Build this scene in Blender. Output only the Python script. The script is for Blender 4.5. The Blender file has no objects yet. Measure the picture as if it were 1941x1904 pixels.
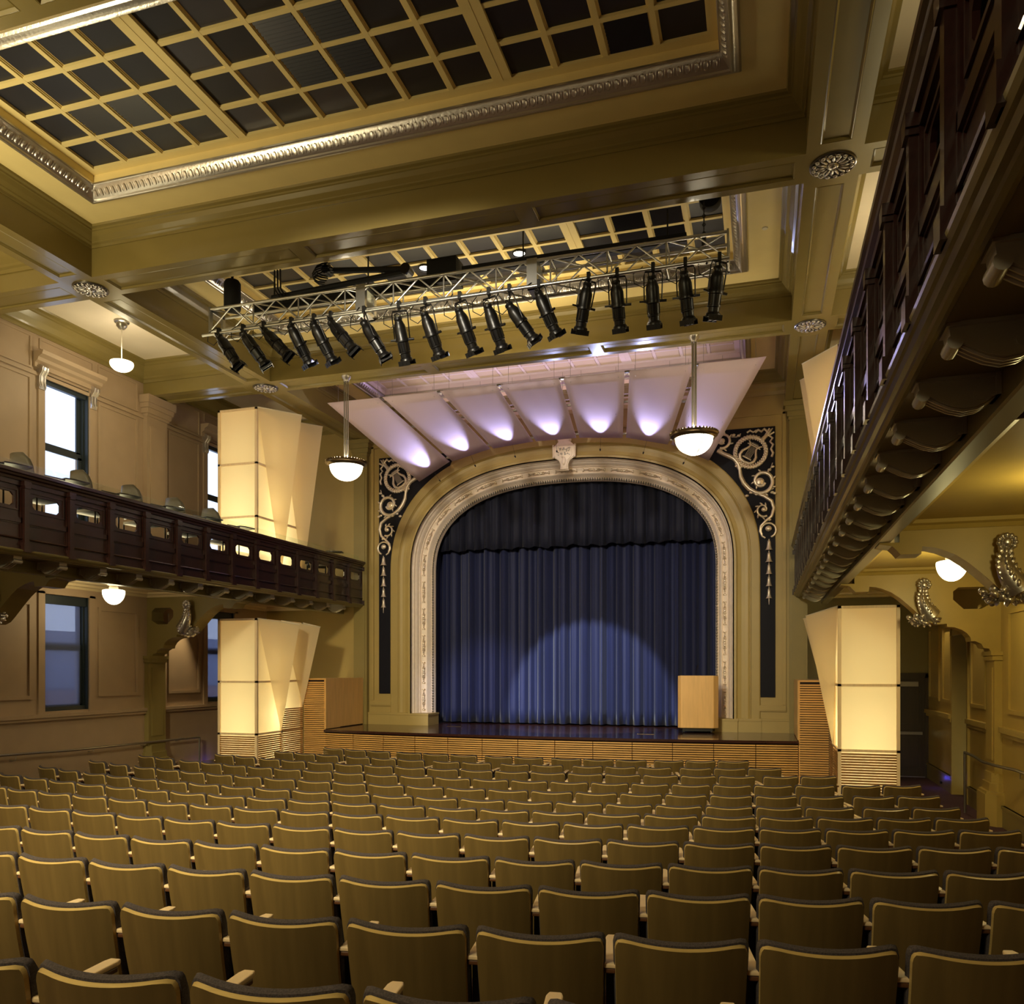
import bpy, math, random
from mathutils import Vector, Matrix
R = math.radians
C = bpy.context.scene.collection
random.seed(7)
XC = -4.15          # centre line of the hall
E = 2.43            # eye height
F, PX, HY = 1555.0, 970.0, 1268.0
PSI = math.atan((1444 - 970) / F)

# ------------------------------------------------------------------ camera
cam = bpy.data.cameras.new('camera'); cam_o = bpy.data.objects.new('camera', cam); C.objects.link(cam_o)
cam_o.location = (0, 0, E); cam_o.rotation_euler = (R(90), 0, PSI)
cam.sensor_fit = 'HORIZONTAL'; cam.sensor_width = 36.0; cam.lens = 36.0 * F / 1941.0
cam.shift_x = 0.5 / 1941; cam.shift_y = (HY - 952) / 1941.0
cam.clip_start = 0.05
bpy.context.scene.camera = cam_o
# ------------------------------------------------------------------ world + exposure
vs = bpy.context.scene.view_settings
vs.view_transform = 'Standard'; vs.look = 'None'; vs.exposure = 0.0; vs.gamma = 1.0; vs.use_curve_mapping = False
w = bpy.data.worlds.new('World'); bpy.context.scene.world = w; w.use_nodes = True
bg = w.node_tree.nodes['Background']; bg.inputs[0].default_value = (0.66, 0.76, 1.0, 1); bg.inputs[1].default_value = 1.9
# ------------------------------------------------------------------ fill lights and stage spots
WARM = (1.0, 0.865, 0.50)
def area(name, loc, size, power, col=WARM, rot=(0, 0, 0), sy=None, spread=180):
    l = bpy.data.lights.new(name, 'AREA'); l.energy = power; l.color = col; l.size = size; l.spread = R(spread)
    if sy: l.shape = 'RECTANGLE'; l.size_y = sy
    o = bpy.data.objects.new(name, l); C.objects.link(o); o.location = loc; o.rotation_euler = rot; return o
def point(name, loc, power, col=WARM, r=0.1):
    l = bpy.data.lights.new(name, 'POINT'); l.energy = power; l.color = col; l.shadow_soft_size = r
    o = bpy.data.objects.new(name, l); C.objects.link(o); o.location = loc; return o
def spot(name, loc, tgt, power, ang, col=WARM, blend=0.4, r=0.05):
    l = bpy.data.lights.new(name, 'SPOT'); l.energy = power; l.color = col; l.spot_size = R(ang); l.spot_blend = blend; l.shadow_soft_size = r
    o = bpy.data.objects.new(name, l); C.objects.link(o); o.location = loc
    d = Vector(tgt) - Vector(loc); o.rotation_euler = d.to_track_quat('-Z', 'Y').to_euler(); return o
# added fill lights without fixtures, first towards the ceiling, then from the rear
area('ceiling_fill_left', (-9.9, 10.0, 4.75), 0.6, 62, WARM, (R(180), R(12), 0), 9)
area('ceiling_fill_left_rear', (-8.4, 2.5, 5.2), 1.2, 520, WARM, (R(180), R(-14), 0), 4)
area('ceiling_fill_right', (1.9, 13.2, 4.75), 0.5, 30, WARM, (R(180), R(0), 0), 5)
area('ceiling_fill_stage', (-4.15, 16.0, 7.9), 6.0, 12, (1, .86, .66), (R(180), 0, 0), .4)
area('ceiling_fill_bay', (-4.15, 12.2, 7.35), 3.2, 40, (1, .83, .5), (R(180), 0, 0), .3)
area('rear_fill', (-4.4, -3.6, 7.4), 2.4, 150, (1, .87, .52), (R(58), 0, 0), 1.2, 95)
spot('rear_fill_spot', (-4.4, -4.2, 7.6), (-5.0, 11.6, 1.0), 7200, 50, (1, .87, .52), 1, .4)
area('rear_fill_low', (-4.0, -4.6, 2.9), 5.0, 15, (1, .87, .5), (R(100), 0, 0), .6)
# front-of-house light on the arch, the curtain and the stage
spot('arch_light', (-4.6, 2.0, 7.7), (-4.15, 17.5, 4.4), 3300, 38, (1, .90, .74), .9, .15)
spot('curtain_light', (-4.1, 10.45, 6.95), (-3.75, 18.4, 1.35), 5600, 25, (.78, .88, 1), .25, .03)
spot('curtain_light_left', (-6.2, 10.45, 6.95), (-6.2, 18.4, 1.4), 3200, 22, (.70, .74, 1), .8, .05)
spot('stage_light_lectern', (-1.4, 10.45, 6.95), (-1.3, 16.8, 1.6), 330, 17, (1, .85, .6), .8, .05)
spot('seat_light', (-2.6, 9.4, 7.6), (-3.6, 8.0, .8), 200, 85, (1, .8, .55), 1, .2)

# ------------------------------------------------------------------ materials
def lin(c):
    return tuple(((v / 255 + .055) / 1.055) ** 2.4 if v > 10 else v / 255 / 12.92 for v in c)
MATS = {}
def mat(name, rgb, rough=.6, metal=0, noise=0, nscale=8, bump=0, bscale=40, coat=0, spec=.5, stretch=None, sheen=0):
    m = bpy.data.materials.new(name); m.use_nodes = True; nt = m.node_tree; p = nt.nodes['Principled BSDF']
    c = lin(rgb); p.inputs['Base Color'].default_value = (*c, 1); p.inputs['Roughness'].default_value = rough
    p.inputs['Metallic'].default_value = metal; p.inputs['Specular IOR Level'].default_value = spec
    p.inputs['Coat Weight'].default_value = coat
    if sheen: p.inputs['Sheen Weight'].default_value = sheen; p.inputs['Sheen Roughness'].default_value = .35
    tc = nt.nodes.new('ShaderNodeTexCoord'); mp = nt.nodes.new('ShaderNodeMapping'); nt.links.new(tc.outputs['Object'], mp.inputs[0])
    if stretch: mp.inputs['Scale'].default_value = stretch
    if noise:
        n = nt.nodes.new('ShaderNodeTexNoise'); n.inputs['Scale'].default_value = nscale; n.inputs['Detail'].default_value = 4
        nt.links.new(mp.outputs[0], n.inputs[0])
        r = nt.nodes.new('ShaderNodeValToRGB'); r.color_ramp.elements[0].position = .3; r.color_ramp.elements[1].position = .7
        r.color_ramp.elements[0].color = (*[v * (1 - noise) for v in c], 1); r.color_ramp.elements[1].color = (*[min(1, v * (1 + noise)) for v in c], 1)
        nt.links.new(n.outputs['Fac'], r.inputs[0]); nt.links.new(r.outputs[0], p.inputs['Base Color'])
    if bump:
        n2 = nt.nodes.new('ShaderNodeTexNoise'); n2.inputs['Scale'].default_value = bscale; n2.inputs['Detail'].default_value = 3
        nt.links.new(mp.outputs[0], n2.inputs[0])
        b = nt.nodes.new('ShaderNodeBump'); b.inputs['Strength'].default_value = bump; b.inputs['Distance'].default_value = .01
        nt.links.new(n2.outputs['Fac'], b.inputs['Height']); nt.links.new(b.outputs[0], p.inputs['Normal'])
    MATS[name] = m; return m
def emit(name, rgb, s):
    m = bpy.data.materials.new(name); m.use_nodes = True; p = m.node_tree.nodes['Principled BSDF']
    p.inputs['Base Color'].default_value = (.8, .8, .8, 1); p.inputs['Emission Color'].default_value = (*rgb, 1); p.inputs['Emission Strength'].default_value = s
    MATS[name] = m; return m
mat('wall', (168, 144, 116), .55, noise=.04, nscale=3, bump=.05, bscale=60)
mat('cream', (234, 212, 148), .5, noise=.03, nscale=3)
mat('beam', (130, 114, 64), .26, noise=.03, nscale=2, coat=.15)
mat('cove', (170, 146, 92), .35)
mat('olive', (134, 118, 68), .42, noise=.03, nscale=3)
mat('stage_wall', (166, 143, 86), .45, noise=.03, nscale=3)
mat('cream_lamplit', (226, 212, 186), .5, noise=.03, nscale=3)  # cream ceiling whitened by the lamps, put into the colour
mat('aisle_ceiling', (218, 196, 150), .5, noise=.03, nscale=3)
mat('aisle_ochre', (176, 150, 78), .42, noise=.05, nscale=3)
mat('silver', (206, 200, 196), .3, metal=.9, bump=.25, bscale=30)
mat('silver_leaf', (246, 230, 214), .45, metal=.12, noise=.05, nscale=12, bump=.2, bscale=25)
mat('silver_relief', (232, 218, 200), .33, metal=.6, bump=.2, bscale=40)
mat('silver_dark', (120, 114, 108), .28, metal=.9, bump=.1, bscale=30)
mat('dark_panel', (15, 14, 27), .6, noise=.1, nscale=4, spec=.2)
mat('pane', (20, 20, 34), .4, noise=.15, nscale=3)
mat('pane_slate', (52, 50, 62), .35, noise=.1, nscale=3)
mat('pane_pale', (218, 200, 172), .5)
mat('mahogany', (44, 20, 16), .3, noise=.2, nscale=4, stretch=(1, 1, 6), coat=.3)
mat('green_trim', (118, 108, 68), .38, coat=.15)
mat('corbel_silver', (176, 170, 156), .32, metal=.35)
mat('maple', (214, 170, 108), .38, noise=.09, nscale=3, stretch=(6, 6, .6), coat=.2)
mat('slat', (216, 166, 98), .42, noise=.15, nscale=2.5, stretch=(.8, .8, 9))
mat('slat_lantern', (150, 108, 58), .5, noise=.12, nscale=3)
mat('slat_back', (34, 12, 10), .8)
mat('stage_floor', (58, 32, 26), .24, noise=.12, nscale=2, stretch=(1, 8, 1), coat=.5)
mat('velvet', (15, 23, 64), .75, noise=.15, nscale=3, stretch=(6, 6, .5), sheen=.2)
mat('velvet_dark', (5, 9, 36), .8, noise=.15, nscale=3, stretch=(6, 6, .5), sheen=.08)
mat('black', (14, 13, 14), .35, spec=.5)
mat('black_matte', (12, 11, 12), .75)
mat('alu', (205, 205, 200), .3, metal=.9)
mat('steel', (170, 165, 155), .3, metal=.9)
mat('frame_dark', (40, 48, 52), .45)
mat('carpet', (74, 44, 48), .95, noise=.35, nscale=40, bump=.3, bscale=200)
mat('shell', (106, 86, 48), .4, noise=.14, nscale=2.5, stretch=(9, 2, .7), coat=.12)
mat('shell_edge', (188, 160, 100), .35, noise=.1, nscale=10, stretch=(1, 1, 30))
mat('fabric', (74, 66, 68), .95, noise=.4, nscale=160, bump=.3, bscale=300)
mat('arm', (236, 208, 166), .4, noise=.06, nscale=4, stretch=(8, 1, 1))
mat('arm_dark', (92, 56, 30), .5)
mat('white_panel', (236, 222, 222), .55)
mat('bronze', (120, 100, 70), .3, metal=.9)
mat('white_metal', (225, 215, 195), .35)
mat('door', (56, 42, 24), .45, noise=.2, nscale=3, stretch=(6, 6, .6))
mat('rug_dark', (30, 24, 24), .9)
mat('chair_back', (92, 86, 76), .5)
mat('sky_grey', (140, 150, 180), .8)
mat('brick', (150, 120, 110), .9)
emit('lamp_glass', (1.0, .90, .66), 3.4)
emit('lamp_glass_side', (1.0, .88, .60), 3.6)
emit('lens_glow', (1, .95, .85), 4)
# translucent stretched fabric of the lanterns
def fabric_mat(name, rgb, tr, thin=0.0):
    m = bpy.data.materials.new(name); m.use_nodes = True; nt = m.node_tree; nt.nodes.clear()
    o = nt.nodes.new('ShaderNodeOutputMaterial'); d = nt.nodes.new('ShaderNodeBsdfDiffuse'); t = nt.nodes.new('ShaderNodeBsdfTranslucent')
    mx = nt.nodes.new('ShaderNodeMixShader'); mx.inputs[0].default_value = tr
    c = (*lin(rgb), 1); d.inputs[0].default_value = c; t.inputs[0].default_value = c
    nt.links.new(d.outputs[0], mx.inputs[1]); nt.links.new(t.outputs[0], mx.inputs[2])
    if thin:
        tp = nt.nodes.new('ShaderNodeBsdfTransparent'); m2 = nt.nodes.new('ShaderNodeMixShader'); m2.inputs[0].default_value = thin
        nt.links.new(mx.outputs[0], m2.inputs[1]); nt.links.new(tp.outputs[0], m2.inputs[2]); nt.links.new(m2.outputs[0], o.inputs[0])
    else: nt.links.new(mx.outputs[0], o.inputs[0])
    MATS[name] = m
fabric_mat('scrim', (250, 240, 212), .55)
fabric_mat('sail', (250, 236, 204), .45, .10)
fabric_mat('shade_cloth', (130, 138, 170), .5, .42)
fabric_mat('reflector', (228, 206, 216), .22)  # part of the violet wash is put into the white panel colour
def glass_mat(name, tint, gloss):
    m = bpy.data.materials.new(name); m.use_nodes = True; nt = m.node_tree; nt.nodes.clear()
    o = nt.nodes.new('ShaderNodeOutputMaterial'); t = nt.nodes.new('ShaderNodeBsdfTransparent'); g = nt.nodes.new('ShaderNodeBsdfGlossy')
    g.inputs['Roughness'].default_value = .02; mx = nt.nodes.new('ShaderNodeMixShader'); mx.inputs[0].default_value = gloss
    t.inputs[0].default_value = (*tint, 1)
    nt.links.new(t.outputs[0], mx.inputs[1]); nt.links.new(g.outputs[0], mx.inputs[2]); nt.links.new(mx.outputs[0], o.inputs[0]); MATS[name] = m
glass_mat('clear_glass', (.95, .98, .96), .05)
glass_mat('window_glass', (.96, .98, 1), .04)

# ------------------------------------------------------------------ mesh helpers
def wloc(o):
    v = Vector((0, 0, 0))
    while o: v += o.location; o = o.parent
    return v
class MB:
    def __init__(s): s.v = []; s.f = []; s.mi = []; s.m = 0
    def add(s, vs_, fs):
        n = len(s.v); s.v += [tuple(p) for p in vs_]; s.f += [tuple(n + i for i in f) for f in fs]; s.mi += [s.m] * len(fs)
    def box(s, x0, x1, y0, y1, z0, z1):
        x0, x1 = sorted((x0, x1)); y0, y1 = sorted((y0, y1)); z0, z1 = sorted((z0, z1))
        s.add([(x0, y0, z0), (x1, y0, z0), (x1, y1, z0), (x0, y1, z0), (x0, y0, z1), (x1, y0, z1), (x1, y1, z1), (x0, y1, z1)],
              [(3, 2, 1, 0), (4, 5, 6, 7), (0, 1, 5, 4), (1, 2, 6, 5), (2, 3, 7, 6), (3, 0, 4, 7)]); return s
    def prism(s, poly, a0, a1, axis='y', flip=False):
        # poly: (p,q) ; axis y -> (x,z), x -> (y,z), z -> (x,y)
        def P(p, a): return {'y': (p[0], a, p[1]), 'x': (a, p[0], p[1]), 'z': (p[0], p[1], a)}[axis]
        n = len(poly); vs_ = [P(p, a0) for p in poly] + [P(p, a1) for p in poly]
        fs = [tuple(range(n)), tuple(range(2 * n - 1, n - 1, -1))] + [(i, i + n, (i + 1) % n + n, (i + 1) % n) for i in range(n)]
        s.add(vs_, fs); return s
    def lathe(s, prof, c, n=24, axis='z'):
        vs_ = []; fs = []
        for r, z in prof:
            for i in range(n):
                a = 2 * math.pi * i / n
                if axis == 'z': vs_.append((c[0] + r * math.cos(a), c[1] + r * math.sin(a), c[2] + z))
                else: vs_.append((c[0] + r * math.cos(a), c[1] + z, c[2] + r * math.sin(a)))
        for k in range(len(prof) - 1):
            for i in range(n):
                j = (i + 1) % n; fs.append((k * n + i, k * n + j, (k + 1) * n + j, (k + 1) * n + i))
        s.add(vs_, fs); return s
    def tube(s, pts, r, n=8, caps=True):
        P = [Vector(p) for p in pts]; vs_ = []; fs = []; up = Vector((0, 0, 1)); prev = None
        rr = r if isinstance(r, (list, tuple)) else [r] * len(P)
        for i, p in enumerate(P):
            t = (P[min(i + 1, len(P) - 1)] - P[max(i - 1, 0)]).normalized()
            if prev is None: a = t.cross(up) if abs(t.z) < .95 else t.cross(Vector((1, 0, 0)))
            else: a = prev - t * prev.dot(t)
            a.normalize(); prev = a; b = t.cross(a)
            for k in range(n):
                an = 2 * math.pi * k / n; vs_.append(p + (a * math.cos(an) + b * math.sin(an)) * rr[i])
        for i in range(len(P) - 1):
            for k in range(n):
                j = (k + 1) % n; fs.append((i * n + k, i * n + j, (i + 1) * n + j, (i + 1) * n + k))
        if caps: fs.append(tuple(range(n - 1, -1, -1))); fs.append(tuple(range((len(P) - 1) * n, len(P) * n)))
        s.add(vs_, fs); return s
    def ell(s, c, r, n=8, m=5, mtx=None):
        vs_ = []; fs = []
        for j in range(m + 1):
            ph = math.pi * j / m
            for i in range(n):
                a = 2 * math.pi * i / n; p = Vector((r[0] * math.sin(ph) * math.cos(a), r[1] * math.sin(ph) * math.sin(a), r[2] * math.cos(ph)))
                if mtx: p = mtx @ p
                vs_.append(Vector(c) + p)
        for j in range(m):
            for i in range(n): k = (i + 1) % n; fs.append((j * n + i, (j + 1) * n + i, (j + 1) * n + k, j * n + k))
        s.add(vs_, fs); return s
    def ring(s, x0, x1, y0, y1, prof, closed=False):
        # mitred rectangular frame; prof = (inset, z)
        vs_ = []; fs = []
        for i, z in prof: vs_ += [(x0 + i, y0 + i, z), (x1 - i, y0 + i, z), (x1 - i, y1 - i, z), (x0 + i, y1 - i, z)]
        for k in range(len(prof) - 1):
            for i in range(4): j = (i + 1) % 4; fs.append((4 * k + i, 4 * k + j, 4 * k + 4 + j, 4 * k + 4 + i))
        s.add(vs_, fs); return s
    def build(s, name, m, parent=None, smooth=False, world=True, mods=None):
        me = bpy.data.meshes.new(name); off = wloc(parent) if (parent and world) else Vector((0, 0, 0))
        me.from_pydata([(p[0] - off.x, p[1] - off.y, p[2] - off.z) for p in s.v], [], s.f)
        for mm in (m if isinstance(m, (list, tuple)) else [m]): me.materials.append(MATS[mm])
        if any(s.mi): me.polygons.foreach_set('material_index', s.mi)
        me.update()
        if smooth:
            me.polygons.foreach_set('use_smooth', [True] * len(me.polygons))
            try: me.set_sharp_from_angle(angle=R(smooth if smooth is not True else 50))
            except Exception: pass
        o = bpy.data.objects.new(name, me); C.objects.link(o)
        if parent: o.parent = parent
        return o
def fixn(o):
    import bmesh
    b = bmesh.new(); b.from_mesh(o.data); bmesh.ops.recalc_face_normals(b, faces=b.faces); b.to_mesh(o.data); b.free(); return o
def thing(name, label, cat, loc=(0, 0, 0), group=None):
    o = bpy.data.objects.new(name, None); C.objects.link(o); o.location = loc; o.empty_display_size = .1
    o['label'] = label; o['category'] = cat
    if group: o['group'] = group
    return o
def tag(o, label, cat, group=None, kind=None):
    o['label'] = label; o['category'] = cat
    if group: o['group'] = group
    if kind: o['kind'] = kind
    return o
def struct(o, label=None):
    o['kind'] = 'structure'
    if label: o['label'] = label
    return o
def slab(mb, a0, a1, b0, b1, t0, t1, holes, axis):
    # rectangular slab with rectangular holes; axis = normal axis; (a,b) = the two other axes in order
    A = sorted(set([a0, a1] + [h[0] for h in holes] + [h[1] for h in holes])); A = [v for v in A if a0 <= v <= a1]
    B = sorted(set([b0, b1] + [h[2] for h in holes] + [h[3] for h in holes])); B = [v for v in B if b0 <= v <= b1]
    for i in range(len(A) - 1):
        run = None
        for j in range(len(B)):
            solid = j < len(B) - 1 and not any(h[0] <= A[i] < h[1] and h[2] <= B[j] < h[3] for h in holes)
            if solid and run is None: run = B[j]
            if not solid and run is not None:
                p, q = run, B[j]
                if axis == 'z': mb.box(A[i], A[i + 1], p, q, t0, t1)
                elif axis == 'x': mb.box(t0, t1, A[i], A[i + 1], p, q)
                else: mb.box(A[i], A[i + 1], t0, t1, p, q)
                run = None
    return mb
def U(sd, u): return XC + sd * u
def bead(mb, axis, t, sgn, a0, a1, b0, b1, w=.045, d=.03):
    # picture-frame moulding lying on a wall: plane axis=t, standing out by d in direction sgn
    for (p0, p1, q0, q1) in ((a0, a1, b0, b0 + w), (a0, a1, b1 - w, b1), (a0, a0 + w, b0 + w, b1 - w), (a1 - w, a1, b0 + w, b1 - w)):
        if axis == 'x': mb.box(t, t + sgn * d, p0, p1, q0, q1)
        elif axis == 'y': mb.box(p0, p1, t, t + sgn * d, q0, q1)
        else: mb.box(p0, p1, q0, q1, t, t + sgn * d)
UW = 7.45   # half width of the hall (walls)
YB = -5.0   # rear wall
YS = 17.47  # face of the proscenium wall
ZC = 8.36   # cream ceiling plane
ZB = 7.77   # beam soffit
ZU = 3.92   # ceiling under the balconies

# ================================================================== SETTING
# floor: radial rake towards the stage, with slightly higher side aisles
CY = 28.2; H = [.943, 1.062, 1.148, 1.236, 1.298, 1.364, 1.440, 1.505, 1.534, 1.546, 1.553, 1.558, 1.558]
FR = [1.98 + .985 * i for i in range(13)]; BH = .86
def floor_z(x, y):
    r = CY - math.hypot(x - XC, CY - y)     # radial distance coordinate of the row
    if r <= FR[0]: z = E - H[0] - BH + (FR[0] - r) * .11
    elif r >= FR[-1]: z = E - H[-1] - BH
    else:
        i = min(int((r - FR[0]) / .985), 11); t = (r - FR[i]) / .985; z = E - BH - (H[i] * (1 - t) + H[i + 1] * t)
    u = abs(x - XC); z2 = .17
    t = min(1, max(0, (u - 6.35) / .45)); t = t * t * (3 - 2 * t)
    return z * (1 - t) + max(z, z2) * t
mb = MB(); nx, ny = 60, 72; x0, x1 = -11.75, 3.6; y0, y1 = YB, 19.2
for j in range(ny + 1):
    for i in range(nx + 1):
        x = x0 + (x1 - x0) * i / nx; y = y0 + (y1 - y0) * j / ny; mb.v.append((x, y, floor_z(x, y)))
for j in range(ny):
    for i in range(nx): a = j * (nx + 1) + i; mb.f.append((a, a + 1, a + nx + 2, a + nx + 1)); mb.mi.append(0)
struct(mb.build('floor', 'carpet', smooth=True), 'dark plum carpet sloping down to the stage')

# ceiling: cream plane with three long openings for the grilles
GR = []   # grille rectangles (outer silver edge) y ranges
COF = [(5.32, 9.03), (9.57, 13.28), (13.82, 17.2)]
SIL = [(5.90, 8.40), (10.20, 12.65), (14.45, 16.6)]
SU = 3.96; IN = .31
mb = MB()
slab(mb, -11.7, 3.4, YB, 17.6, ZC, ZC + .03, [(U(-1, SU - .12), U(1, SU - .12), a + .12, b - .12) for a, b in SIL], 'z')
mb.box(-11.7, 3.4, YB, 17.6, 9.3, 9.35)
struct(mb.build('ceiling', 'cream'), 'cream plaster ceiling between the olive beams')
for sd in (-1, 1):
    a, b = sorted((U(sd, 5.2), U(sd, UW))); struct(MB().box(a, b, YB, YS, ZC - .006, ZC - .001).build('ceiling_lamplit_%s' % ('left' if sd < 0 else 'right'), 'cream_lamplit'), 'lamplight painted pale on the plaster ceiling above the %s balcony' % ('left' if sd < 0 else 'right'))  # sheet just under the ceiling, coloured paler to stand for lamplight
# beams
k = 0
def trim(mb, m, label, smooth=False, name='trim'):
    global k; k += 1
    return struct(mb.build('trim_%d' % k, m, smooth=smooth), label)
CB = [(.53, 1.07), (4.78, 5.32), (9.03, 9.57), (13.28, 13.82)]
for sd in (-1, 1):
    mb = MB(); a, b = sorted((U(sd, 4.59), U(sd, 5.15)))
    mb.box(a, b, YB, YS, ZB + .025, ZC)
    ys = [YB] + [v for c in CB for v in c] + [YS]
    for (p, q) in zip(ys[0::2], ys[1::2]):      # raised borders of the sunk soffit panels
        mb.box(a, a + .13, p, q, ZB, ZB + .025); mb.box(b - .13, b, p, q, ZB, ZB + .025)
        mb.box(a + .13, b - .13, p, p + .12, ZB, ZB + .025); mb.box(a + .13, b - .13, q - .12, q, ZB, ZB + .025)
        mb.ring(a + .13, b - .13, p + .12, q - .12, [(0, ZB + .003), (.012, ZB - .002), (.03, ZB + .022)])
    for (p, q) in CB: mb.box(a, b, p, q, ZB, ZB + .025)
    trim(mb, 'beam', 'long olive ceiling beam above the %s balcony front' % ('left' if sd < 0 else 'right'))
for n_, (p, q) in enumerate(CB):
    mb = MB(); segs = [(-11.6, U(-1, 5.15)), (U(-1, 4.59), U(1, 4.59)), (U(1, 5.15), 3.3)]
    for si, (a, b) in enumerate(segs):
        mb.box(a, b, p, q, ZB + .025, ZC)
        cuts = [a, b] if si != 1 else [a, U(-1, 1.5), U(1, 1.5), b]
        for (c, d) in zip(cuts[:-1], cuts[1:]):
            mb.box(c, d, p, p + .11, ZB, ZB + .025); mb.box(c, d, q - .11, q, ZB, ZB + .025)
            mb.box(c, c + .1, p + .11, q - .11, ZB, ZB + .025); mb.box(d - .1, d, p + .11, q - .11, ZB, ZB + .025)
            mb.ring(c + .1, d - .1, p + .11, q - .11, [(0, ZB + .003), (.012, ZB - .002), (.03, ZB + .022)])
    trim(mb, 'beam', ['olive cross beam behind the rear seats', 'olive cross beam over the rear seats', 'large olive cross beam in front of the lighting truss', 'olive cross beam nearest the stage, two bowl lamps below it'][n_])
# crown mouldings in the coffers
CROWN = [(0, 8.15), (.015, 8.15), (.02, 8.185), (.05, 8.20), (.055, 8.215), (.10, 8.255), (.135, 8.30), (.15, 8.305), (.155, 8.325), (.19, 8.335), (.20, ZC + .002)]
CROWNB = [(0, 8.02), (.02, 8.02), (.03, 8.07), (.06, 8.09), (.07, 8.12), (.14, 8.19), (.2, 8.27), (.22, 8.28), (.23, 8.31), (.28, 8.33), (.30, ZC + .002)]
for (a, b), nm in zip(COF, ('first', 'second', 'third')):
    mb = MB(); mb.ring(U(-1, 4.59), U(1, 4.59), a, b, CROWN)
    trim(mb, 'beam', 'stepped crown moulding of the %s ceiling coffer' % nm)
for sd in (-1, 1):
    for (a, b), nm in zip(COF[:2] + [(13.82, YS)], ('first', 'second', 'third')):
        mb = MB(); c, d = sorted((U(sd, 5.15), U(sd, UW))); mb.ring(c, d, a, b, CROWNB if sd < 0 else CROWN)
        trim(mb, 'beam', 'crown moulding over the %s balcony, %s bay' % ('left' if sd < 0 else 'right', nm))
# ceiling grilles (silver frame, cream bars, dark panes)
def eggdart(mb, x0, x1, y0, y1, z, sp=.088):
    def run(p, q, nrm):
        n = int((q - p).length / sp); d = (q - p).normalized()
        rot = Matrix((d, nrm, Vector((0, 0, 1)))).transposed()
        tilt = Matrix.Rotation(R(-38), 3, 'X')
        for i in range(n):
            c = p + d * sp * (i + .5)
            mb.ell(c, (.026, .022, .045), 6, 4, rot @ tilt)
            mb.ell(c + d * sp * .5, (.007, .016, .042), 4, 3, rot @ tilt)
    run(Vector((x0, y1, z)), Vector((x1, y1, z)), Vector((0, -1, 0))); run(Vector((x0, y0, z)), Vector((x1, y0, z)), Vector((0, 1, 0)))
    run(Vector((x0, y0, z)), Vector((x0, y1, z)), Vector((1, 0, 0))); run(Vector((x1, y0, z)), Vector((x1, y1, z)), Vector((-1, 0, 0)))
PW, BW, WB = .4135, .10, .20
vents = {0: {(2, 1), (1, 1), (6, 1), (7, 1), (6, 2), (7, 2), (10, 2), (12, 0)}, 1: {(1, 1), (2, 3), (11, 1), (12, 1), (12, 2), (11, 2)}, 2: set()}
for g, (ya, yb) in enumerate(SIL):
    t = thing('ceiling_grille', ['silver-framed ceiling grille of dark square panes nearest the viewer', 'silver-framed dark ceiling grille above the lighting truss', 'silver-framed pale ceiling panel grid above the white reflector panels'][g], 'ceiling grille', (XC, (ya + yb) / 2, ZC), 'silver-framed grilles in the ceiling coffers')
    X0, X1 = U(-1, SU), U(1, SU)
    mb = MB(); mb.ring(X0, X1, ya, yb, [(0, ZC), (0, 8.325), (.02, 8.305), (.05, 8.30), (.075, 8.28), (.095, 8.268), (.105, 8.275), (.11, 8.295), (.12, 8.30), (.19, 8.40), (.195, 8.415), (.205, 8.42), (.205, 8.44)])
    eggdart(mb, X0 + .15, X1 - .15, ya + .15, yb - .15, 8.345)
    mb.build('silver_moulding', 'silver', t, smooth=35)
    gx0 = X0 + IN; gy1 = yb - IN; gy0 = ya + IN
    ph = (gy1 - gy0 - 3 * .055) / 4
    mb = MB(); mb.ring(X0, X1, ya, yb, [(.203, 8.42), (.203, 8.53), (IN, 8.53), (IN, 8.58)])
    xs = []; x = gx0
    for c in range(14):
        xs.append(x); x += PW
        if c < 13:
            wd = WB if c in (3, 9) else BW
            if c in (3, 9): mb.box(x, x + wd, gy0, gy1, 8.522, 8.58); mb.box(x + wd / 2 - .004, x + wd / 2 + .004, gy0, gy1, 8.518, 8.522)
            else: mb.box(x + .024, x + wd - .024, gy0, gy1, 8.531, 8.58); mb.box(x, x + wd, gy0, gy1, 8.56, 8.58); mb.box(x + .012, x + wd - .012, gy0, gy1, 8.546, 8.58)
            x += wd
    for r_ in range(3):
        yy = gy1 - ph * (r_ + 1) - .055 * (r_ + 1); mb.box(gx0, x, yy, yy + .055, 8.5325, 8.58)
    mb.build('mullion_grid', 'cream' if g < 2 else 'white_panel', t)
    for r_ in range(4):
        yt = gy1 - r_ * (ph + .055)
        for c in range(14):
            pm = 'pane' if g < 2 else 'pane_pale'
            if g == 0 and 4 <= c <= 6 and (c + r_) % 2 == 0 or g == 1 and (c * 7 + r_ * 3) % 5 == 0: pm = 'pane_slate'
            pz = 8.562 if g < 2 else 8.534; m2 = MB(); m2.box(xs[c] - .01, xs[c] + PW + .01, yt - ph - .01, yt + .01, pz, pz + .018)
            nm = 'pane'
            if (c, r_) in vents[g]:
                nm = 'vent'
                for q in range(9): yy = yt - ph + ph * (q + .2) / 9; m2.add([(xs[c], yy, 8.561), (xs[c] + PW, yy, 8.561), (xs[c] + PW, yy + .03, 8.536), (xs[c], yy + .03, 8.536)], [(0, 1, 2, 3)])
            m2.build(nm, pm, t)

# rear wall
struct(MB().box(-11.9, 3.6, YB - .1, YB, -.5, 9.3).build('wall_rear', 'wall'))
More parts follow.
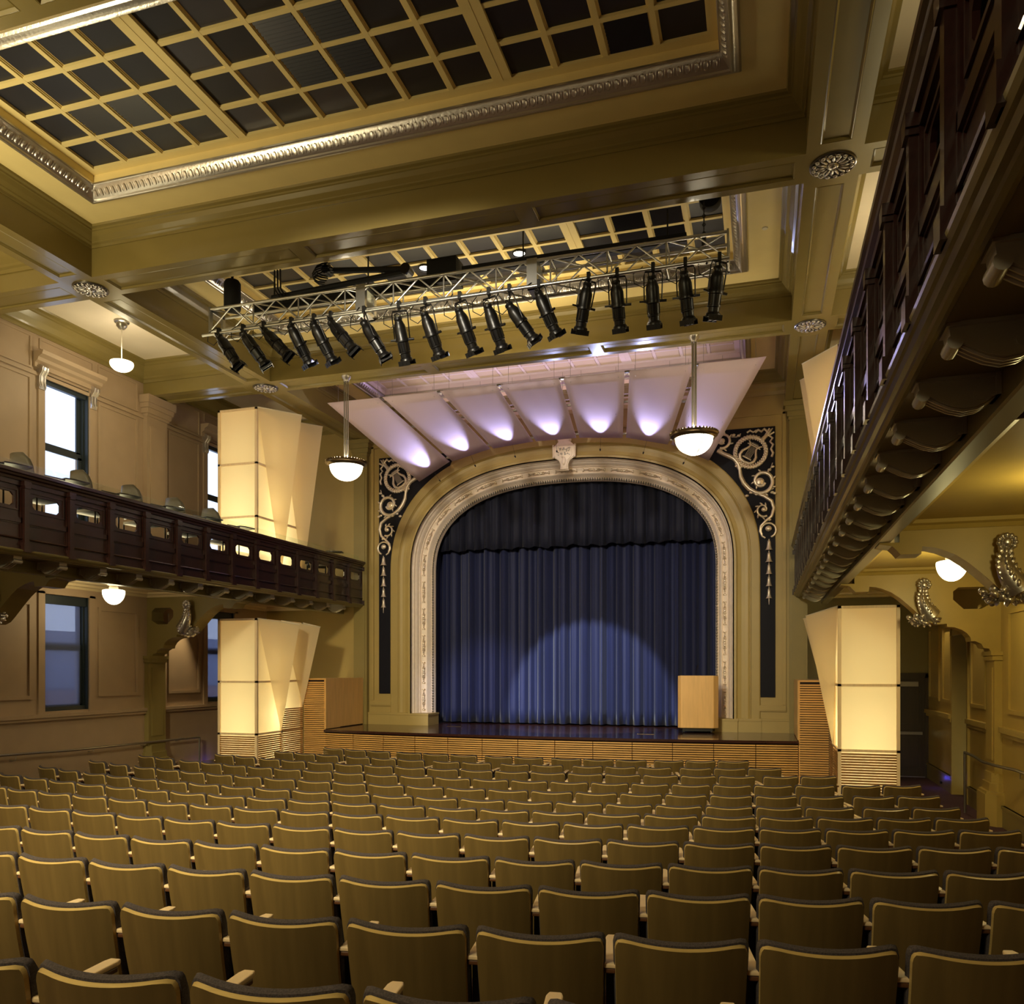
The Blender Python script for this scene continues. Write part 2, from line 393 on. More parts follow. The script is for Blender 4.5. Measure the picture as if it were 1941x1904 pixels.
# side walls
WINY = [10.95, 15.20]; WINW = .96
UPZ = (4.95, 7.42); LOZ = (1.70, 3.70)
mb = MB(); holes = []
for y in WINY: holes += [(y, y + WINW, UPZ[0], UPZ[1]), (y, y + WINW, LOZ[0], LOZ[1])]
slab(mb, YB, 18.0, -.3, 9.35, -11.9, -11.6, holes, 'x')
struct(mb.build('wall_left', 'wall'), 'beige panelled side wall with tall sash windows')
mb = MB(); slab(mb, YB, 15.3, -.3, 9.35, 3.3, 3.5, [], 'x'); slab(mb, 15.3, 16.4, 3.05, 9.35, 3.3, 3.5, [], 'x'); slab(mb, 16.4, 18.9, -.3, 9.35, 3.3, 3.5, [], 'x')
struct(mb.build('wall_right', 'aisle_ochre'), 'ochre panelled side wall under the right balcony')
mb = MB(); mb.box(3.5, 4.6, 15.1, 15.25, -.2, 3.3); mb.box(3.5, 4.6, 16.5, 16.65, -.2, 3.3); mb.box(4.6, 4.7, 15.1, 16.65, -.2, 3.3); mb.box(3.5, 4.6, 15.1, 16.65, 3.2, 3.3)
struct(mb.build('wall_vestibule', 'black_matte'), 'dark vestibule behind the side doorway')

# ---------------------------------------------------------------- proscenium wall
def arch(off, n=64, z_from=1.13):
    a, z0, h, e = 3.22, 4.62, 2.0, 2.5
    pts = []
    for i in range(n + 1):
        t = math.pi * i / n; c, s_ = math.cos(t), math.sin(t)
        u = a * (abs(c) ** (2 / e)) * (1 if c > 0 else -1); z = z0 + h * (s_ ** (2 / e)) if s_ > 1e-9 else z0
        pts.append(Vector((u, z)))
    # resample by arc length
    L = [0]
    for p, q in zip(pts, pts[1:]): L.append(L[-1] + (q - p).length)
    out = []; j = 0
    for i in range(n + 1):
        d = L[-1] * i / n
        while j < len(L) - 2 and L[j + 1] < d: j += 1
        t = (d - L[j]) / max(1e-9, L[j + 1] - L[j]); out.append(pts[j].lerp(pts[j + 1], min(1, max(0, t))))
    res = []
    for i, p in enumerate(out):
        tg = (out[min(i + 1, n)] - out[max(i - 1, 0)]).normalized()
        if i in (0, n): nr = Vector((1 if i == 0 else -1, 0))
        else: nr = Vector((tg.y, -tg.x))
        if nr.dot(p - Vector((0, 4))) < 0: nr = -nr
        res.append(p + nr * off)
    return [Vector((3.22 + off, z_from))] + res + [Vector((-3.22 - off, z_from))]
def sweep_arch(mb, prof, z_from=1.13, n=64):
    rows = [[(XC + p.x, y, p.y) for p in arch(o, n, z_from)] for o, y in prof]
    m = len(rows[0])
    for a, b in zip(rows, rows[1:]):
        mb.add(a + b, [(i, i + 1, m + i + 1, m + i) for i in range(m - 1)])
    return mb
mb = MB(); pth = arch(.60, 64, -.2)
fr = [(XC + p.x, YS, p.y) for p in pth]; tp = [(XC + p.x, YS, 8.5) for p in pth]
m = len(fr); mb.add(fr + tp, [(i, i + 1, m + i + 1, m + i) for i in range(1, m - 2)])
mb.box(-11.7, U(-1, 3.82), YS, YS + .15, -.2, 8.5)
mb.box(U(1, 3.82), U(1, 5.0), YS, YS + .15, -.2, 8.5); mb.box(U(1, 5.0), 3.4, YS, YS + .15, 3.95, 8.5)
fixn(struct(mb.build('wall_stage', 'stage_wall'), 'olive-cream wall around the proscenium arch'))
mb = MB(); mb.box(.84, 3.5, 18.8, 18.95, -.2, 4.1); mb.box(.80, .86, 17.5, 18.9, -.2, 4.1)
struct(mb.build('wall_exit', 'olive'), 'shadowed olive end wall of the right aisle')
# stage house (dark)
mb = MB(); mb.box(-9.5, 1.0, 20.3, 20.4, 0, 8.6); mb.box(-9.6, -9.5, 17.6, 20.4, 0, 8.6); mb.box(.7, .79, 17.63, 20.4, 0, 8.6); mb.box(-9.5, .8, 17.62, 20.4, 8.5, 8.6)
struct(mb.build('wall_backstage', 'black_matte'), 'black stage house behind the curtain')
# frieze / panel trim on the proscenium wall
mb = MB()
for sd in (-1, 1):
    a, b = sorted((U(sd, 4.55), U(sd, 4.62)))
    mb.box(a, b, YS - .03, YS, 1.7, 7.62)
    a, b = sorted((U(sd, 4.1), U(sd, 4.62)))
    mb.box(a, b, YS - .04, YS, 1.56, 1.68); mb.box(a, b, YS - .055, YS, 1.585, 1.655)
mb.box(U(-1, 4.62), U(1, 4.62), YS - .03, YS, 7.58, 7.64)
mb.prism([(YS, 7.98), (YS - .04, 7.98), (YS - .06, 8.05), (YS - .12, 8.10), (YS - .14, 8.16), (YS - .2, 8.2), (YS - .27, 8.36), (YS, 8.36)], U(-1, 4.59), U(1, 4.59), 'x')
for sd in (-1, 1):   # plinth course
    a, b = sorted((U(sd, 3.62), U(sd, 4.75))); mb.box(a, b, YS - .05, YS, 1.13, 1.38); mb.box(a, b, YS - .065, YS, 1.37, 1.41)
trim(mb, 'stage_wall', 'cream panel mouldings beside the proscenium')
for sd in (-1, 1):   # pilasters that carry the long beams
    mb = MB(); a, b = sorted((U(sd, 4.68), U(sd, 5.02)))
    mb.box(a, b, YS - .12, YS, 1.13 if sd < 0 else 1.13, 7.45)
    mb.box(a + .05, b - .05, YS - .13, YS - .12, 1.6, 7.2)
    for q, (z0_, z1_) in enumerate(((7.42, 7.48), (7.48, 7.58), (7.58, 7.68), (7.68, 7.78))):
        d = [.02, .045, .08, .12][q]; mb.box(a - d, b + d, YS - .12 - d, YS, z0_, z1_)
    trim(mb, 'olive', 'tall olive pilaster at the %s end of the stage wall' % ('left' if sd < 0 else 'right'))
# ---------------------------------------------------------------- windows
wn = 0
def window(y, z0, z1, upper):
    global wn; wn += 1
    fx = -11.74
    mb = MB(); a, b = y, y + WINW
    mb.box(fx - .06, fx + .06, a, a + .05, z0, z1); mb.box(fx - .06, fx + .06, b - .05, b, z0, z1)
    mb.box(fx - .06, fx + .06, a, b, z1 - .09, z1); mb.box(fx - .06, fx + .09, a, b, z0, z0 + .07)
    zm = z0 + (z1 - z0) * (.52 if upper else .56)
    mb.box(fx - .045, fx + .03, a, b, zm - .035, zm + .035)
    for (p, q, x_) in ((z0 + .07, zm - .03, fx + .005), (zm + .03, z1 - .09, fx - .03)):
        mb.box(x_, x_ + .03, a + .05, a + .085, p, q); mb.box(x_, x_ + .03, b - .13, b - .05, p, q)
        mb.box(x_, x_ + .03, a + .05, b - .05, q - .04, q); mb.box(x_, x_ + .03, a + .05, b - .05, p, p + .04)
    mb.box(fx + .06, -11.6, b - .02, b + .0, z0, z1)
    o = mb.build('window_%d' % wn, 'frame_dark'); struct(o, '%s sash window with dark green frame' % ('upper' if upper else 'lower'))
    MB().box(fx - .012, fx - .006, a + .05, b - .05, z0 + .05, z1 - .05).build('pane', 'window_glass', o)
    if not upper:
        MB().box(fx + .045, fx + .049, a + .06, b - .1, z0 + .05, z1 - .1).build('roller_shade', 'shade_cloth', o)
    MB().box(fx + .035, fx + .11, a + .03, b - .03, z1 - .16, z1 - .01).build('shade_cassette', 'frame_dark', o)
for y in WINY: window(y, UPZ[0], UPZ[1], True); window(y, LOZ[0], LOZ[1], False)
# neighbouring buildings outside, seen dimly through the lower windows
mb = MB(); mb.box(-15.6, -14.6, 9, 30, -3, 3.25); b1 = mb.build('neighbour_building', 'sky_grey'); tag(b1, 'low grey building outside the lower sash windows', 'building')
MB().box(-14.62, -14.55, 9, 30, -1.5, 1.95).build('brick_base', 'brick', b1)
# window dressings and wall mouldings of the left wall
X = -11.6
for y in WINY:
    t = thing('window_hood', 'moulded hood on silver scrolls over the %s upper window' % ('nearer' if y < 12 else 'farther'), 'window hood', (X, y + WINW / 2, UPZ[1] + .1), 'hoods over the upper windows')
    mb = MB(); a, b = y - .10, y + WINW + .10
    mb.prism([(X, UPZ[1] + .04), (X + .05, UPZ[1] + .04), (X + .05, UPZ[1] + .12), (X + .1, UPZ[1] + .15), (X + .12, UPZ[1] + .2), (X + .2, UPZ[1] + .24), (X + .22, UPZ[1] + .30), (X, UPZ[1] + .30)], a - .12, b + .12, 'y')
    fixn(mb.build('hood', 'wall', t))
    for yy in (a - .04, b - .09):
        m2 = MB(); pr = [(0, 0), (.05, .0), (.07, .05), (.055, .12), (.06, .22), (.12, .30), (.13, .36), (.09, .40), (0, .40)]
        m2.prism([(X + p, UPZ[1] - .30 + q) for p, q in pr], yy, yy + .13, 'y')
        for dy in (.02, .085): m2.prism([(X + p + .012, UPZ[1] - .29 + q * .95) for p, q in pr], yy + dy, yy + dy + .025, 'y')
        fixn(m2.build('scroll_bracket', 'silver', t))
mb = MB(); mw = MB()
for y in WINY:
    for (z0, z1) in (UPZ, LOZ):
        mw.box(X, X + .03, y - .13, y, z0 - .1, z1 + .04); mw.box(X, X + .03, y + WINW, y + WINW + .13, z0 - .1, z1 + .04)
        if z0 < 3: mw.box(X, X + .03, y - .13, y + WINW + .13, z1, z1 + .13)
for (a, b) in ((6.2, 8.9), (9.72, 10.70), (12.12, 13.12), (13.97, 14.95), (16.35, 17.35)):
    bead(mb, 'x', X, 1, a, b, 4.6, 7.30, .05, .022)
    bead(mb, 'x', X, 1, a, b, 7.42, 7.98, .035, .02)
    bead(mb, 'x', X, 1, a, b, 1.92, 3.55, .06, .03)
for y in WINY: bead(mb, 'x', X, 1, y - .1, y + WINW + .1, 7.80, 7.98, .03, .02)
mb.box(X, X + .05, YB, 17.5, 1.55, 1.60); mb.box(X, X + .075, YB, 17.5, 1.60, 1.66)
mb.box(X, X + .03, YB, 17.5, 7.33, 7.39)
trim(mb, 'wall', 'raised panel mouldings and chair rail of the left wall')
trim(mw, 'wall', 'flat casings around the left wall windows')
struct(MB().box(X, X + .03, YB, 17.5, 0, .42).build('baseboard_left', 'olive'))
# right wall mouldings
X = 3.3; mb = MB()
for (a, b) in ((10.2, 12.95), (14.15, 15.1), (16.55, 17.3), (17.6, 18.6)):
    bead(mb, 'x', X, -1, a, b, 1.80, 3.25, .06, .03)
    bead(mb, 'x', X, -1, a, b, 4.7, 7.5, .05, .03)
for (a, b) in ((YB, 13.2), (13.9, 15.22), (16.48, 18.8)):
    mb.box(X - .05, X, a, b, 1.46, 1.52); mb.box(X - .08, X, a, b, 1.52, 1.60)
mb.box(X - .04, X, 15.22, 15.3, .1, 3.1); mb.box(X - .04, X, 16.4, 16.48, .1, 3.1); mb.box(X - .04, X, 15.22, 16.48, 3.02, 3.12)
trim(mb, 'aisle_ochre', 'raised panel mouldings and chair rail of the right wall')
mb = MB()
for (a, b) in ((YB, 15.22), (16.48, 18.8)): mb.box(X - .03, X, a, b, 0, .48); mb.box(X - .045, X, a, b, .44, .48)
struct(mb.build('baseboard_right', 'olive'))
# pilasters on side walls (below and above the balcony) with capitals
for sd in (-1, 1):
    for yc in (5.05, 9.3, 13.55):
        mb = MB(); xw = U(sd, UW); dirn = -sd
        def bx(d, hw, z0, z1):
            a, b = sorted((xw, xw + dirn * d)); mb.box(a, b, yc - hw, yc + hw, z0, z1)
        bx(.10, .28, 4.2, 7.45); bx(.12, .20, 4.6, 7.2)
        for q, (z0, z1) in enumerate(((7.38, 7.43), (7.43, 7.53), (7.53, 7.62), (7.62, 7.77))): bx(.13 + .035 * q, .30 + .03 * q, z0, z1)
        if sd < 0: fixn(trim(mb, 'wall', 'upper wall pilaster of the left side wall, %s' % {5.05: 'rearmost', 9.3: 'middle', 13.55: 'nearest the stage'}[yc])); mb = MB()
        # lower shaft with stepped octagonal base and necking
        bx(.10, .24, .9, 2.62); bx(.115, .16, 1.1, 2.45); bx(.13, .26, 2.55, 2.62); bx(.15, .28, 2.62, 2.68)
        for q, (d, hw, z0, z1) in enumerate(((.22, .36, 0, .62), (.20, .34, .62, .66), (.16, .30, .66, .78), (.13, .27, .78, .92))):
            a, b = xw, xw + dirn * d; c = min(.12, d * .6)
            mb.prism([(a, yc - hw), (b - dirn * c, yc - hw), (b, yc - hw + c), (b, yc + hw - c), (b - dirn * c, yc + hw), (a, yc + hw)], z0, z1, 'z')
        fixn(trim(mb, 'olive' if sd < 0 else 'aisle_ochre', 'lower wall pilaster of the %s side wall, %s' % ('left' if sd < 0 else 'right', {5.05: 'rearmost', 9.3: 'middle', 13.55: 'nearest the stage'}[yc])))
# arched brackets between wall pilaster and balcony beam
BR = [(7.45, 2.62), (7.33, 2.66), (7.3, 2.72), (7.23, 2.73), (7.2, 2.79), (7.12, 2.83), (7.07, 2.83), (7.055, 2.89), (7.01, 2.95), (6.94, 3.0), (6.85, 3.035), (6.75, 3.045), (6.75, 3.09), (6.6, 3.08), (6.5, 3.12), (6.42, 3.19), (6.35, 3.26), (6.23, 3.38), (6.11, 3.49), (6.0, 3.57), (5.87, 3.63), (5.78, 3.655), (5.70, 3.665), (5.69, 3.59), (5.5, 3.59), (5.46, 3.64), (5.42, 3.68), (5.30, 3.70)]
def acanthus(yf, sd, name_lab):
    t = thing('acanthus_ornament', name_lab, 'ornament', (U(sd, 6.5), yf, 3.1), 'silver acanthus ornaments on the arched brackets')
    rnd = random.Random(5); mb = MB()
    c0 = Vector((U(sd, 6.44), yf + .04, 3.17))
    for i in range(34):
        a = rnd.uniform(0, 6.28); rr = rnd.uniform(.03, .15)
        p = c0 + Vector((math.cos(a) * rr * 1.35, rnd.uniform(-.17, .12), math.sin(a) * rr * .62))
        mb.ell(p, (rnd.uniform(.03, .055), rnd.uniform(.03, .06), rnd.uniform(.025, .05)), 7, 5, Matrix.Rotation(rnd.uniform(0, 3), 3, 'Y'))
    for i in range(9):      # fringe leaves
        a = math.pi * (1.0 + i / 8.0); p = c0 + Vector((math.cos(a) * .2, -.05 + .02 * math.sin(i * 3), math.sin(a) * .105))
        mb.ell(p, (.035, .07, .018), 6, 4, Matrix.Rotation(-a, 3, 'Y'))
    mb.build('leaf_cluster', 'silver', t, smooth=60)
    m2 = MB(); path = []; rad = []
    for i in range(9):
        s_ = i / 8; path.append((U(sd, 6.52 - .10 * math.sin(s_ * 2.6) - .06 * s_ + .02), yf - .06 - .03 * math.sin(s_ * 3.1), 3.2 + .42 * s_)); rad.append(.095 * (1 - s_) ** .8 + .032)
    m2.tube(path, rad, 9)
    for i in range(1, 8):
        p = Vector(path[i])
        for q in (-1, 1): m2.ell(p + Vector((q * rad[i] * .8, -.03, .0)), (.022, .03, .05), 6, 4, Matrix.Rotation(q * .5, 3, 'Y'))
        m2.ell(p + Vector((0, -rad[i], 0)), (.02, .02, .04), 6, 4)
    m2.build('stem', 'silver', t, smooth=60)
    m3 = MB(); hp = Vector(path[-1]) + Vector((0, -.01, .04)); m3.ell(hp, (.06, .06, .06), 8, 6)
    for i in range(9):
        a = -.6 + i * .55; m3.ell(hp + Vector((math.cos(a) * .075, -.015, math.sin(a) * .07)), (.026, .03, .026), 6, 4)
    m3.build('palmette', 'silver', t, smooth=60)
for sd in (-1, 1):
    for yc in (5.05, 9.3, 13.55):
        if yc < 9: continue
        mb = MB(); uc = 7.075
        lo = [p for p in BR if p[0] > uc]; hi = [p for p in BR if p[0] <= uc]
        P1 = lo + [(uc, 2.83), (uc, 3.30), (7.2, 3.30), (7.34, 3.38), (7.34, 3.55), (7.26, 3.62), (uc, 3.62), (uc, ZU), (7.45, ZU)]
        P2 = [(uc, 2.83)] + hi + [(5.30, 3.714), (5.49, 3.714), (5.49, ZU), (uc, ZU), (uc, 3.62), (6.90, 3.62), (6.83, 3.56), (6.83, 3.44), (6.97, 3.30), (uc, 3.30)]
        for P in (P1, P2): mb.prism([(U(sd, u), z) for u, z in P], yc - .17, yc + .17, 'y')
        nm = {9.3: 'nearer', 13.55: 'farther'}[yc]; sn = 'left' if sd < 0 else 'right'
        fixn(trim(mb, 'olive' if sd < 0 else 'aisle_ochre', 'scalloped arched bracket under the %s balcony, %s one' % (sn, nm)))
        acanthus(yc - .20, sd, 'silver acanthus ornament on the %s arched bracket under the %s balcony' % (nm, sn))

# ================================================================== BALCONIES
POST = [8.15 + .71 * i for i in range(-9, 14)]
def balcony(sd):
    sn = 'left' if sd < 0 else 'right'; ya = 1.0 if sd > 0 else 5.4; yb = YS - .12
    t = thing('balcony', 'dark mahogany balcony with pierced panels running along the %s wall' % sn, 'balcony', (U(sd, 5), yb, 3.6))
    def P(mb_, poly, y0=ya, y1=yb): mb_.prism([(U(sd, u), z) for u, z in poly], y0, y1, 'y'); return mb_
    o = MB(); a, b = sorted((U(sd, 4.88), U(sd, UW - .005))); o.box(a, b, ya, yb, 4.0, 4.3); o.build('deck', 'rug_dark', t)
    fixn(P(MB(), [(4.93, 3.88), (5.27, 3.88), (5.27, 3.725), (5.285, 3.715), (5.40, 3.715), (5.41, 3.725), (5.415, 3.77), (5.44, 3.78), (5.475, 3.85), (5.48, ZU), (5.48, 3.99), (4.93, 3.99)]).build('soffit_beam', 'green_trim', t))
    fixn(P(MB(), [(4.94, 3.94), (4.94, 3.875), (4.885, 3.875), (4.875, 3.86), (4.855, 3.855), (4.835, 3.862), (4.825, 3.87), (4.80, 3.872), (4.785, 3.89), (4.77, 3.895), (4.755, 3.91), (4.75, 3.925), (4.79, 3.94)]).build('cornice', 'green_trim', t))
    fixn(P(MB(), [(4.77, 4.80), (4.765, 4.83), (4.74, 4.845), (4.735, 4.87), (4.715, 4.88), (4.715, 4.92), (4.73, 4.93), (4.95, 4.93), (4.95, 4.80)]).build('top_rail', 'mahogany', t))
    fixn(P(MB(), [(4.785, 4.065), (4.78, 4.075), (4.785, 4.085), (4.80, 4.085), (4.80, 4.065)]).build('bead', 'mahogany', t))
    posts = [y for y in POST if ya < y < yb + .1]
    for y in posts:
        m2 = MB(); a, b = sorted((U(sd, 4.752), U(sd, 4.86))); m2.box(a, b, y - .035, min(y + .035, yb), 3.905, 4.80)
        a, b = sorted((U(sd, 4.735), U(sd, 4.86))); m2.box(a, b, y - .055, min(y + .055, yb), 3.905, 4.02); m2.box(a, b, y - .055, min(y + .055, yb), 4.74, 4.80); m2.box(a, b, y - .045, min(y + .045, yb), 4.71, 4.74)
        m2.build('post', 'mahogany', t)
        m3 = MB()      # scroll console
        def q(u0, u1, z0, z1, w_): a, b = sorted((U(sd, u0), U(sd, u1))); m3.box(a, b, y - w_, y + w_, z0, z1)
        prof = [(4.90, 3.878), (5.268, 3.878), (5.268, 3.79), (5.245, 3.78), (5.22, 3.755), (5.17, 3.728), (5.11, 3.72), (5.05, 3.738), (4.99, 3.77), (4.95, 3.795), (4.91, 3.80)]
        if y < yb - .05:
            m3.prism([(U(sd, u), z) for u, z in prof], y - .062, y + .062, 'y')
            m3.tube([(U(sd, 4.925), y - .068, 3.80), (U(sd, 4.925), y + .068, 3.80)], .032, 12)
            m3.tube([(U(sd, 5.18), y - .068, 3.785), (U(sd, 5.18), y + .068, 3.785)], .032, 12)
            q(4.89, 5.268, 3.862, 3.879, .08); q(5.245, 5.268, 3.77, 3.879, .085); q(5.22, 5.268, 3.77, 3.785, .08)
            for w_ in (-.035, 0, .035):
                m3.tube([(U(sd, u), y + w_, z - .004) for u, z in prof[3:]], .010, 6)
            fixn(m3.build('corbel', 'corbel_silver', t, smooth=40))
    ends = [ya] + posts + [yb]
    for y0, y1 in zip(ends[:-1], ends[1:]):
        if y1 - y0 < .3: continue
        ym = (y0 + y1) / 2; m2 = MB(); hw, z0, z1 = .215, 4.475, 4.645
        a, b = sorted((U(sd, 4.815), U(sd, 4.84)))
        slab(m2, y0, y1, 3.905, 4.80, a, b, [(ym - hw, ym + hw, z0, z1)], 'x')
        for sy in (-1, 1):
            for sz, zz in ((1, z0), (-1, z1)):
                m2.prism([(ym + sy * hw, zz), (ym + sy * (hw - .04), zz), (ym + sy * hw, zz + sz * .04)], a, b, 'x')
        for dy in (y0, y1 - .05): m2.box(U(sd, 4.79), U(sd, 4.815), dy, dy + .05, 3.905, 4.80)
        for (p, r_) in ((3.905, 3.98), (4.27, 4.34), (4.74, 4.80)): m2.box(U(sd, 4.79), U(sd, 4.815), y0, y1, p, r_)
        x_ = U(sd, 4.815)
        bead(m2, 'x', x_, -sd, ym - hw - .06, ym + hw + .06, z0 - .05, z1 + .05, .022, .012)
        bead(m2, 'x', x_, -sd, y0 + .05, y1 - .05, 3.98, 4.27, .018, .010)
        fixn(m2.build('parapet_panel', 'mahogany', t))
    a, b = sorted((U(sd, 4.885), U(sd, 4.895)))
    yy = posts[0]
    while yy < yb - .2:
        y2 = min(yy + 1.42, yb); MB().box(a, b, yy + .006, y2 - .006, 4.93, 5.065).build('glass_guard', 'clear_glass', t); yy += 1.42
    return t
balcony(-1); balcony(1)
for sd in (-1, 1):
    a, b = sorted((U(sd, 5.48), U(sd, UW))); mb = MB(); mb.box(a, b, YB, 17.47 if sd < 0 else 18.8, ZU, ZU + .05)
    c, d = sorted((U(sd, 5.49), U(sd, UW)))
    for (p, q) in ((5.22, 9.13), (9.47, 13.38), (13.72, 17.4)): mb.ring(c, d, p, q, [(0, 3.83), (.02, 3.83), (.05, 3.87), (.10, 3.885), (.115, ZU)])
    struct(mb.build('ceiling_aisle_%s' % ('left' if sd < 0 else 'right'), 'aisle_ceiling' if sd < 0 else 'aisle_ochre'), 'plaster ceiling under the %s balcony' % ('left' if sd < 0 else 'right'))
# rosettes on the beam crossings
for sd in (-1, 1):
    for yc in (9.3, 13.55):
        nm = {9.3: 'nearer', 13.55: 'farther'}[yc]; sn = 'left' if sd < 0 else 'right'
        t = thing('ceiling_rosette', 'round silver rosette on the %s beam crossing above the %s balcony' % (nm, sn), 'rosette', (U(sd, 4.87), yc, ZB), 'silver ceiling rosettes')
        c = (U(sd, 4.87), yc, ZB)
        MB().lathe([(.001, -.012), (.215, -.012), (.225, -.02), (.235, -.012), (.235, .001)], c, 32).build('plate', 'silver_dark', t, smooth=40)
        m2 = MB()
        for i in range(16):
            a = 2 * math.pi * i / 16; m2.ell((c[0] + .125 * math.cos(a), c[1] + .125 * math.sin(a), c[2] - .018), (.062, .017, .012), 6, 4, Matrix.Rotation(a, 3, 'Z'))
            m2.ell((c[0] + .192 * math.cos(a + .2), c[1] + .192 * math.sin(a + .2), c[2] - .022), (.022, .028, .016), 6, 4, Matrix.Rotation(a, 3, 'Z'))
        m2.build('petals', 'silver', t, smooth=60)
        m2 = MB(); m2.lathe([(.001, -.045), (.02, -.04), (.03, -.03), (.045, -.035), (.06, -.02), (.06, 0)], c, 16); m2.build('boss', 'silver', t, smooth=60)

# ================================================================== PROSCENIUM
t = thing('proscenium_frame', 'wide silver-leaf proscenium arch frame around the blue curtain', 'proscenium arch', (XC, YS, 1.13))
mb = sweep_arch(MB(), [(-.01, 18.0), (0, 17.93), (.012, 17.90), (.03, 17.885), (.045, 17.90), (.055, 17.88), (.10, 17.78), (.115, 17.755), (.13, 17.745), (.138, 17.79), (.145, 17.785), (.235, 17.725), (.242, 17.73), (.25, 17.675), (.265, 17.665), (.268, 17.69), (.275, 17.66), (.30, 17.60), (.33, 17.56), (.333, 17.585), (.34, 17.54), (.375, 17.50), (.39, 17.46), (.385, 17.40), (.36, 17.40), (.385, 17.40)], 1.40, 80)
fixn(mb.build('silver_moulding', 'silver_leaf', t, smooth=35))
mb = sweep_arch(MB(), [(.38, 17.40), (.43, 17.40), (.435, 17.43), (.46, 17.45), (.53, 17.465), (.60, 17.465), (.66, 17.455), (.69, 17.43), (.70, 17.41), (.715, 17.41), (.72, 17.43), (.725, 17.435), (.88, 17.435), (.90, 17.445), (.90, 17.475)], 1.40, 80)
fixn(mb.build('architrave', 'stage_wall', t, smooth=35))
# relief sprays in the band
pa = arch(.19, 160, 1.4); L = [0.0]
full = [Vector(p) for p in pa]
for p, q in zip(full, full[1:]): L.append(L[-1] + (q - p).length)
def at(d):
    d = min(max(d, 0), L[-1] - 1e-6); j = 0
    lo_, hi_ = 0, len(L) - 1
    while hi_ - lo_ > 1:
        md = (lo_ + hi_) // 2
        if L[md] <= d: lo_ = md
        else: hi_ = md
    f = (d - L[lo_]) / (L[lo_ + 1] - L[lo_]); p = full[lo_].lerp(full[lo_ + 1], f); tg = (full[lo_ + 1] - full[lo_]).normalized(); return p, tg
nrel = 25; pitch = L[-1] / nrel
mb = MB()
def relp(d, off, lift):
    p, tg = at(d); nr = Vector((tg.y, -tg.x)); q = p + nr * off
    return Vector((XC + q.x, 17.752 - lift, q.y)), tg
for i in range(nrel):
    c0 = pitch * (i + .5)
    for s_ in (-1, 1):
        for (dd, of, r1, r2) in ((.05, 0, .035, .028), (.10, .02, .03, .014), (.10, -.02, .03, .014), (.15, 0, .03, .016), (.195, .0, .022, .014), (.235, .025, .016, .012), (.235, -.025, .016, .012), (.235, 0, .014, .024)):
            p, tg = relp(c0 + s_ * dd, of, .012); mb.ell(p, (r1 * 1.1, .032, r2 * 1.15), 6, 4, Matrix.Rotation(-math.atan2(tg.y, tg.x), 3, 'Y'))
    p, tg = relp(c0, 0, .02); mb.ell(p, (.026, .028, .026), 6, 4)
    for a in range(5):
        an = a * 1.256; q, tg = relp(c0 + .035 * math.cos(an), .03 * math.sin(an), .014); mb.ell(q, (.016, .018, .016), 5, 4)
mb.build('relief_sprays', 'silver_relief', t, smooth=60)
# twisted rope at the inner edge
mb = MB(); pr = arch(.02, 160, 1.4)
for (p, q) in zip(pr, pr[1:]):
    n_ = max(1, int((q - p).length / .06))
    for i in range(n_):
        c = p.lerp(q, (i + .5) / n_); mb.ell((XC + c.x, 17.885, c.y), (.022, .02, .035), 5, 3)
mb.build('rope_edge', 'silver_dark', t, smooth=60)
for sd in (-1, 1):
    a, b = sorted((U(sd, 3.14), U(sd, 3.68))); mb = MB(); mb.box(a, b, 17.36, 18.0, 1.13, 1.37); mb.box(a - .012, b + .012, 17.345, 18.0, 1.36, 1.40)
    a, b = sorted((U(sd, 3.66), U(sd, 4.14))); mb.box(a, b, 17.40, 17.5, 1.13, 1.37); mb.box(a, b, 17.385, 17.5, 1.36, 1.40)
    mb.build('plinth', 'stage_wall', t)
# keystone cartouche
k0 = thing('keystone_cartouche', 'silver shield cartouche at the crown of the arch', 'ornament', (-4.1, 17.33, 7.1))
sh = [(-.15, .32), (-.13, .27), (-.2, .20), (-.245, .17), (-.245, -.02), (-.22, -.07), (-.12, -.14), (-.085, -.22), (-.085, -.32), (-.10, -.36), (.10, -.36), (.085, -.32), (.085, -.22), (.12, -.14), (.22, -.07), (.245, -.02), (.245, .17), (.2, .20), (.13, .27), (.15, .32)]
mb = MB()
for sc, y0_, y1_ in ((1, 17.36, 17.43), (.9, 17.335, 17.36), (.72, 17.315, 17.335)):
    mb.prism([(-4.1 + u * sc, 7.09 + z * (sc if sc == 1 else .94)) for u, z in sh], y0_, y1_, 'y')
mb.ell((-4.1, 17.32, 6.93), (.05, .03, .10), 10, 6)
for sx in (-1, 1):
    mb.tube([(-4.1 + sx * .24, 17.34, 7.26), (-4.1 + sx * .235, 17.335, 7.05)], .022, 8); mb.ell((-4.1 + sx * .235, 17.335, 7.03), (.03, .03, .03), 8, 5); mb.ell((-4.1 + sx * .24, 17.335, 7.27), (.026, .03, .026), 8, 5)
fixn(mb.build('shield', 'silver_leaf', k0, smooth=40))
mb = MB(); rnd = random.Random(2)
for i in range(26): mb.ell((-4.1 + rnd.uniform(-.13, .13), 17.312, 7.13 + rnd.uniform(-.07, .09)), (rnd.uniform(.01, .03), .012, rnd.uniform(.008, .02)), 6, 4, Matrix.Rotation(rnd.uniform(0, 3), 3, 'Y'))
mb.build('relief', 'silver', k0, smooth=60)

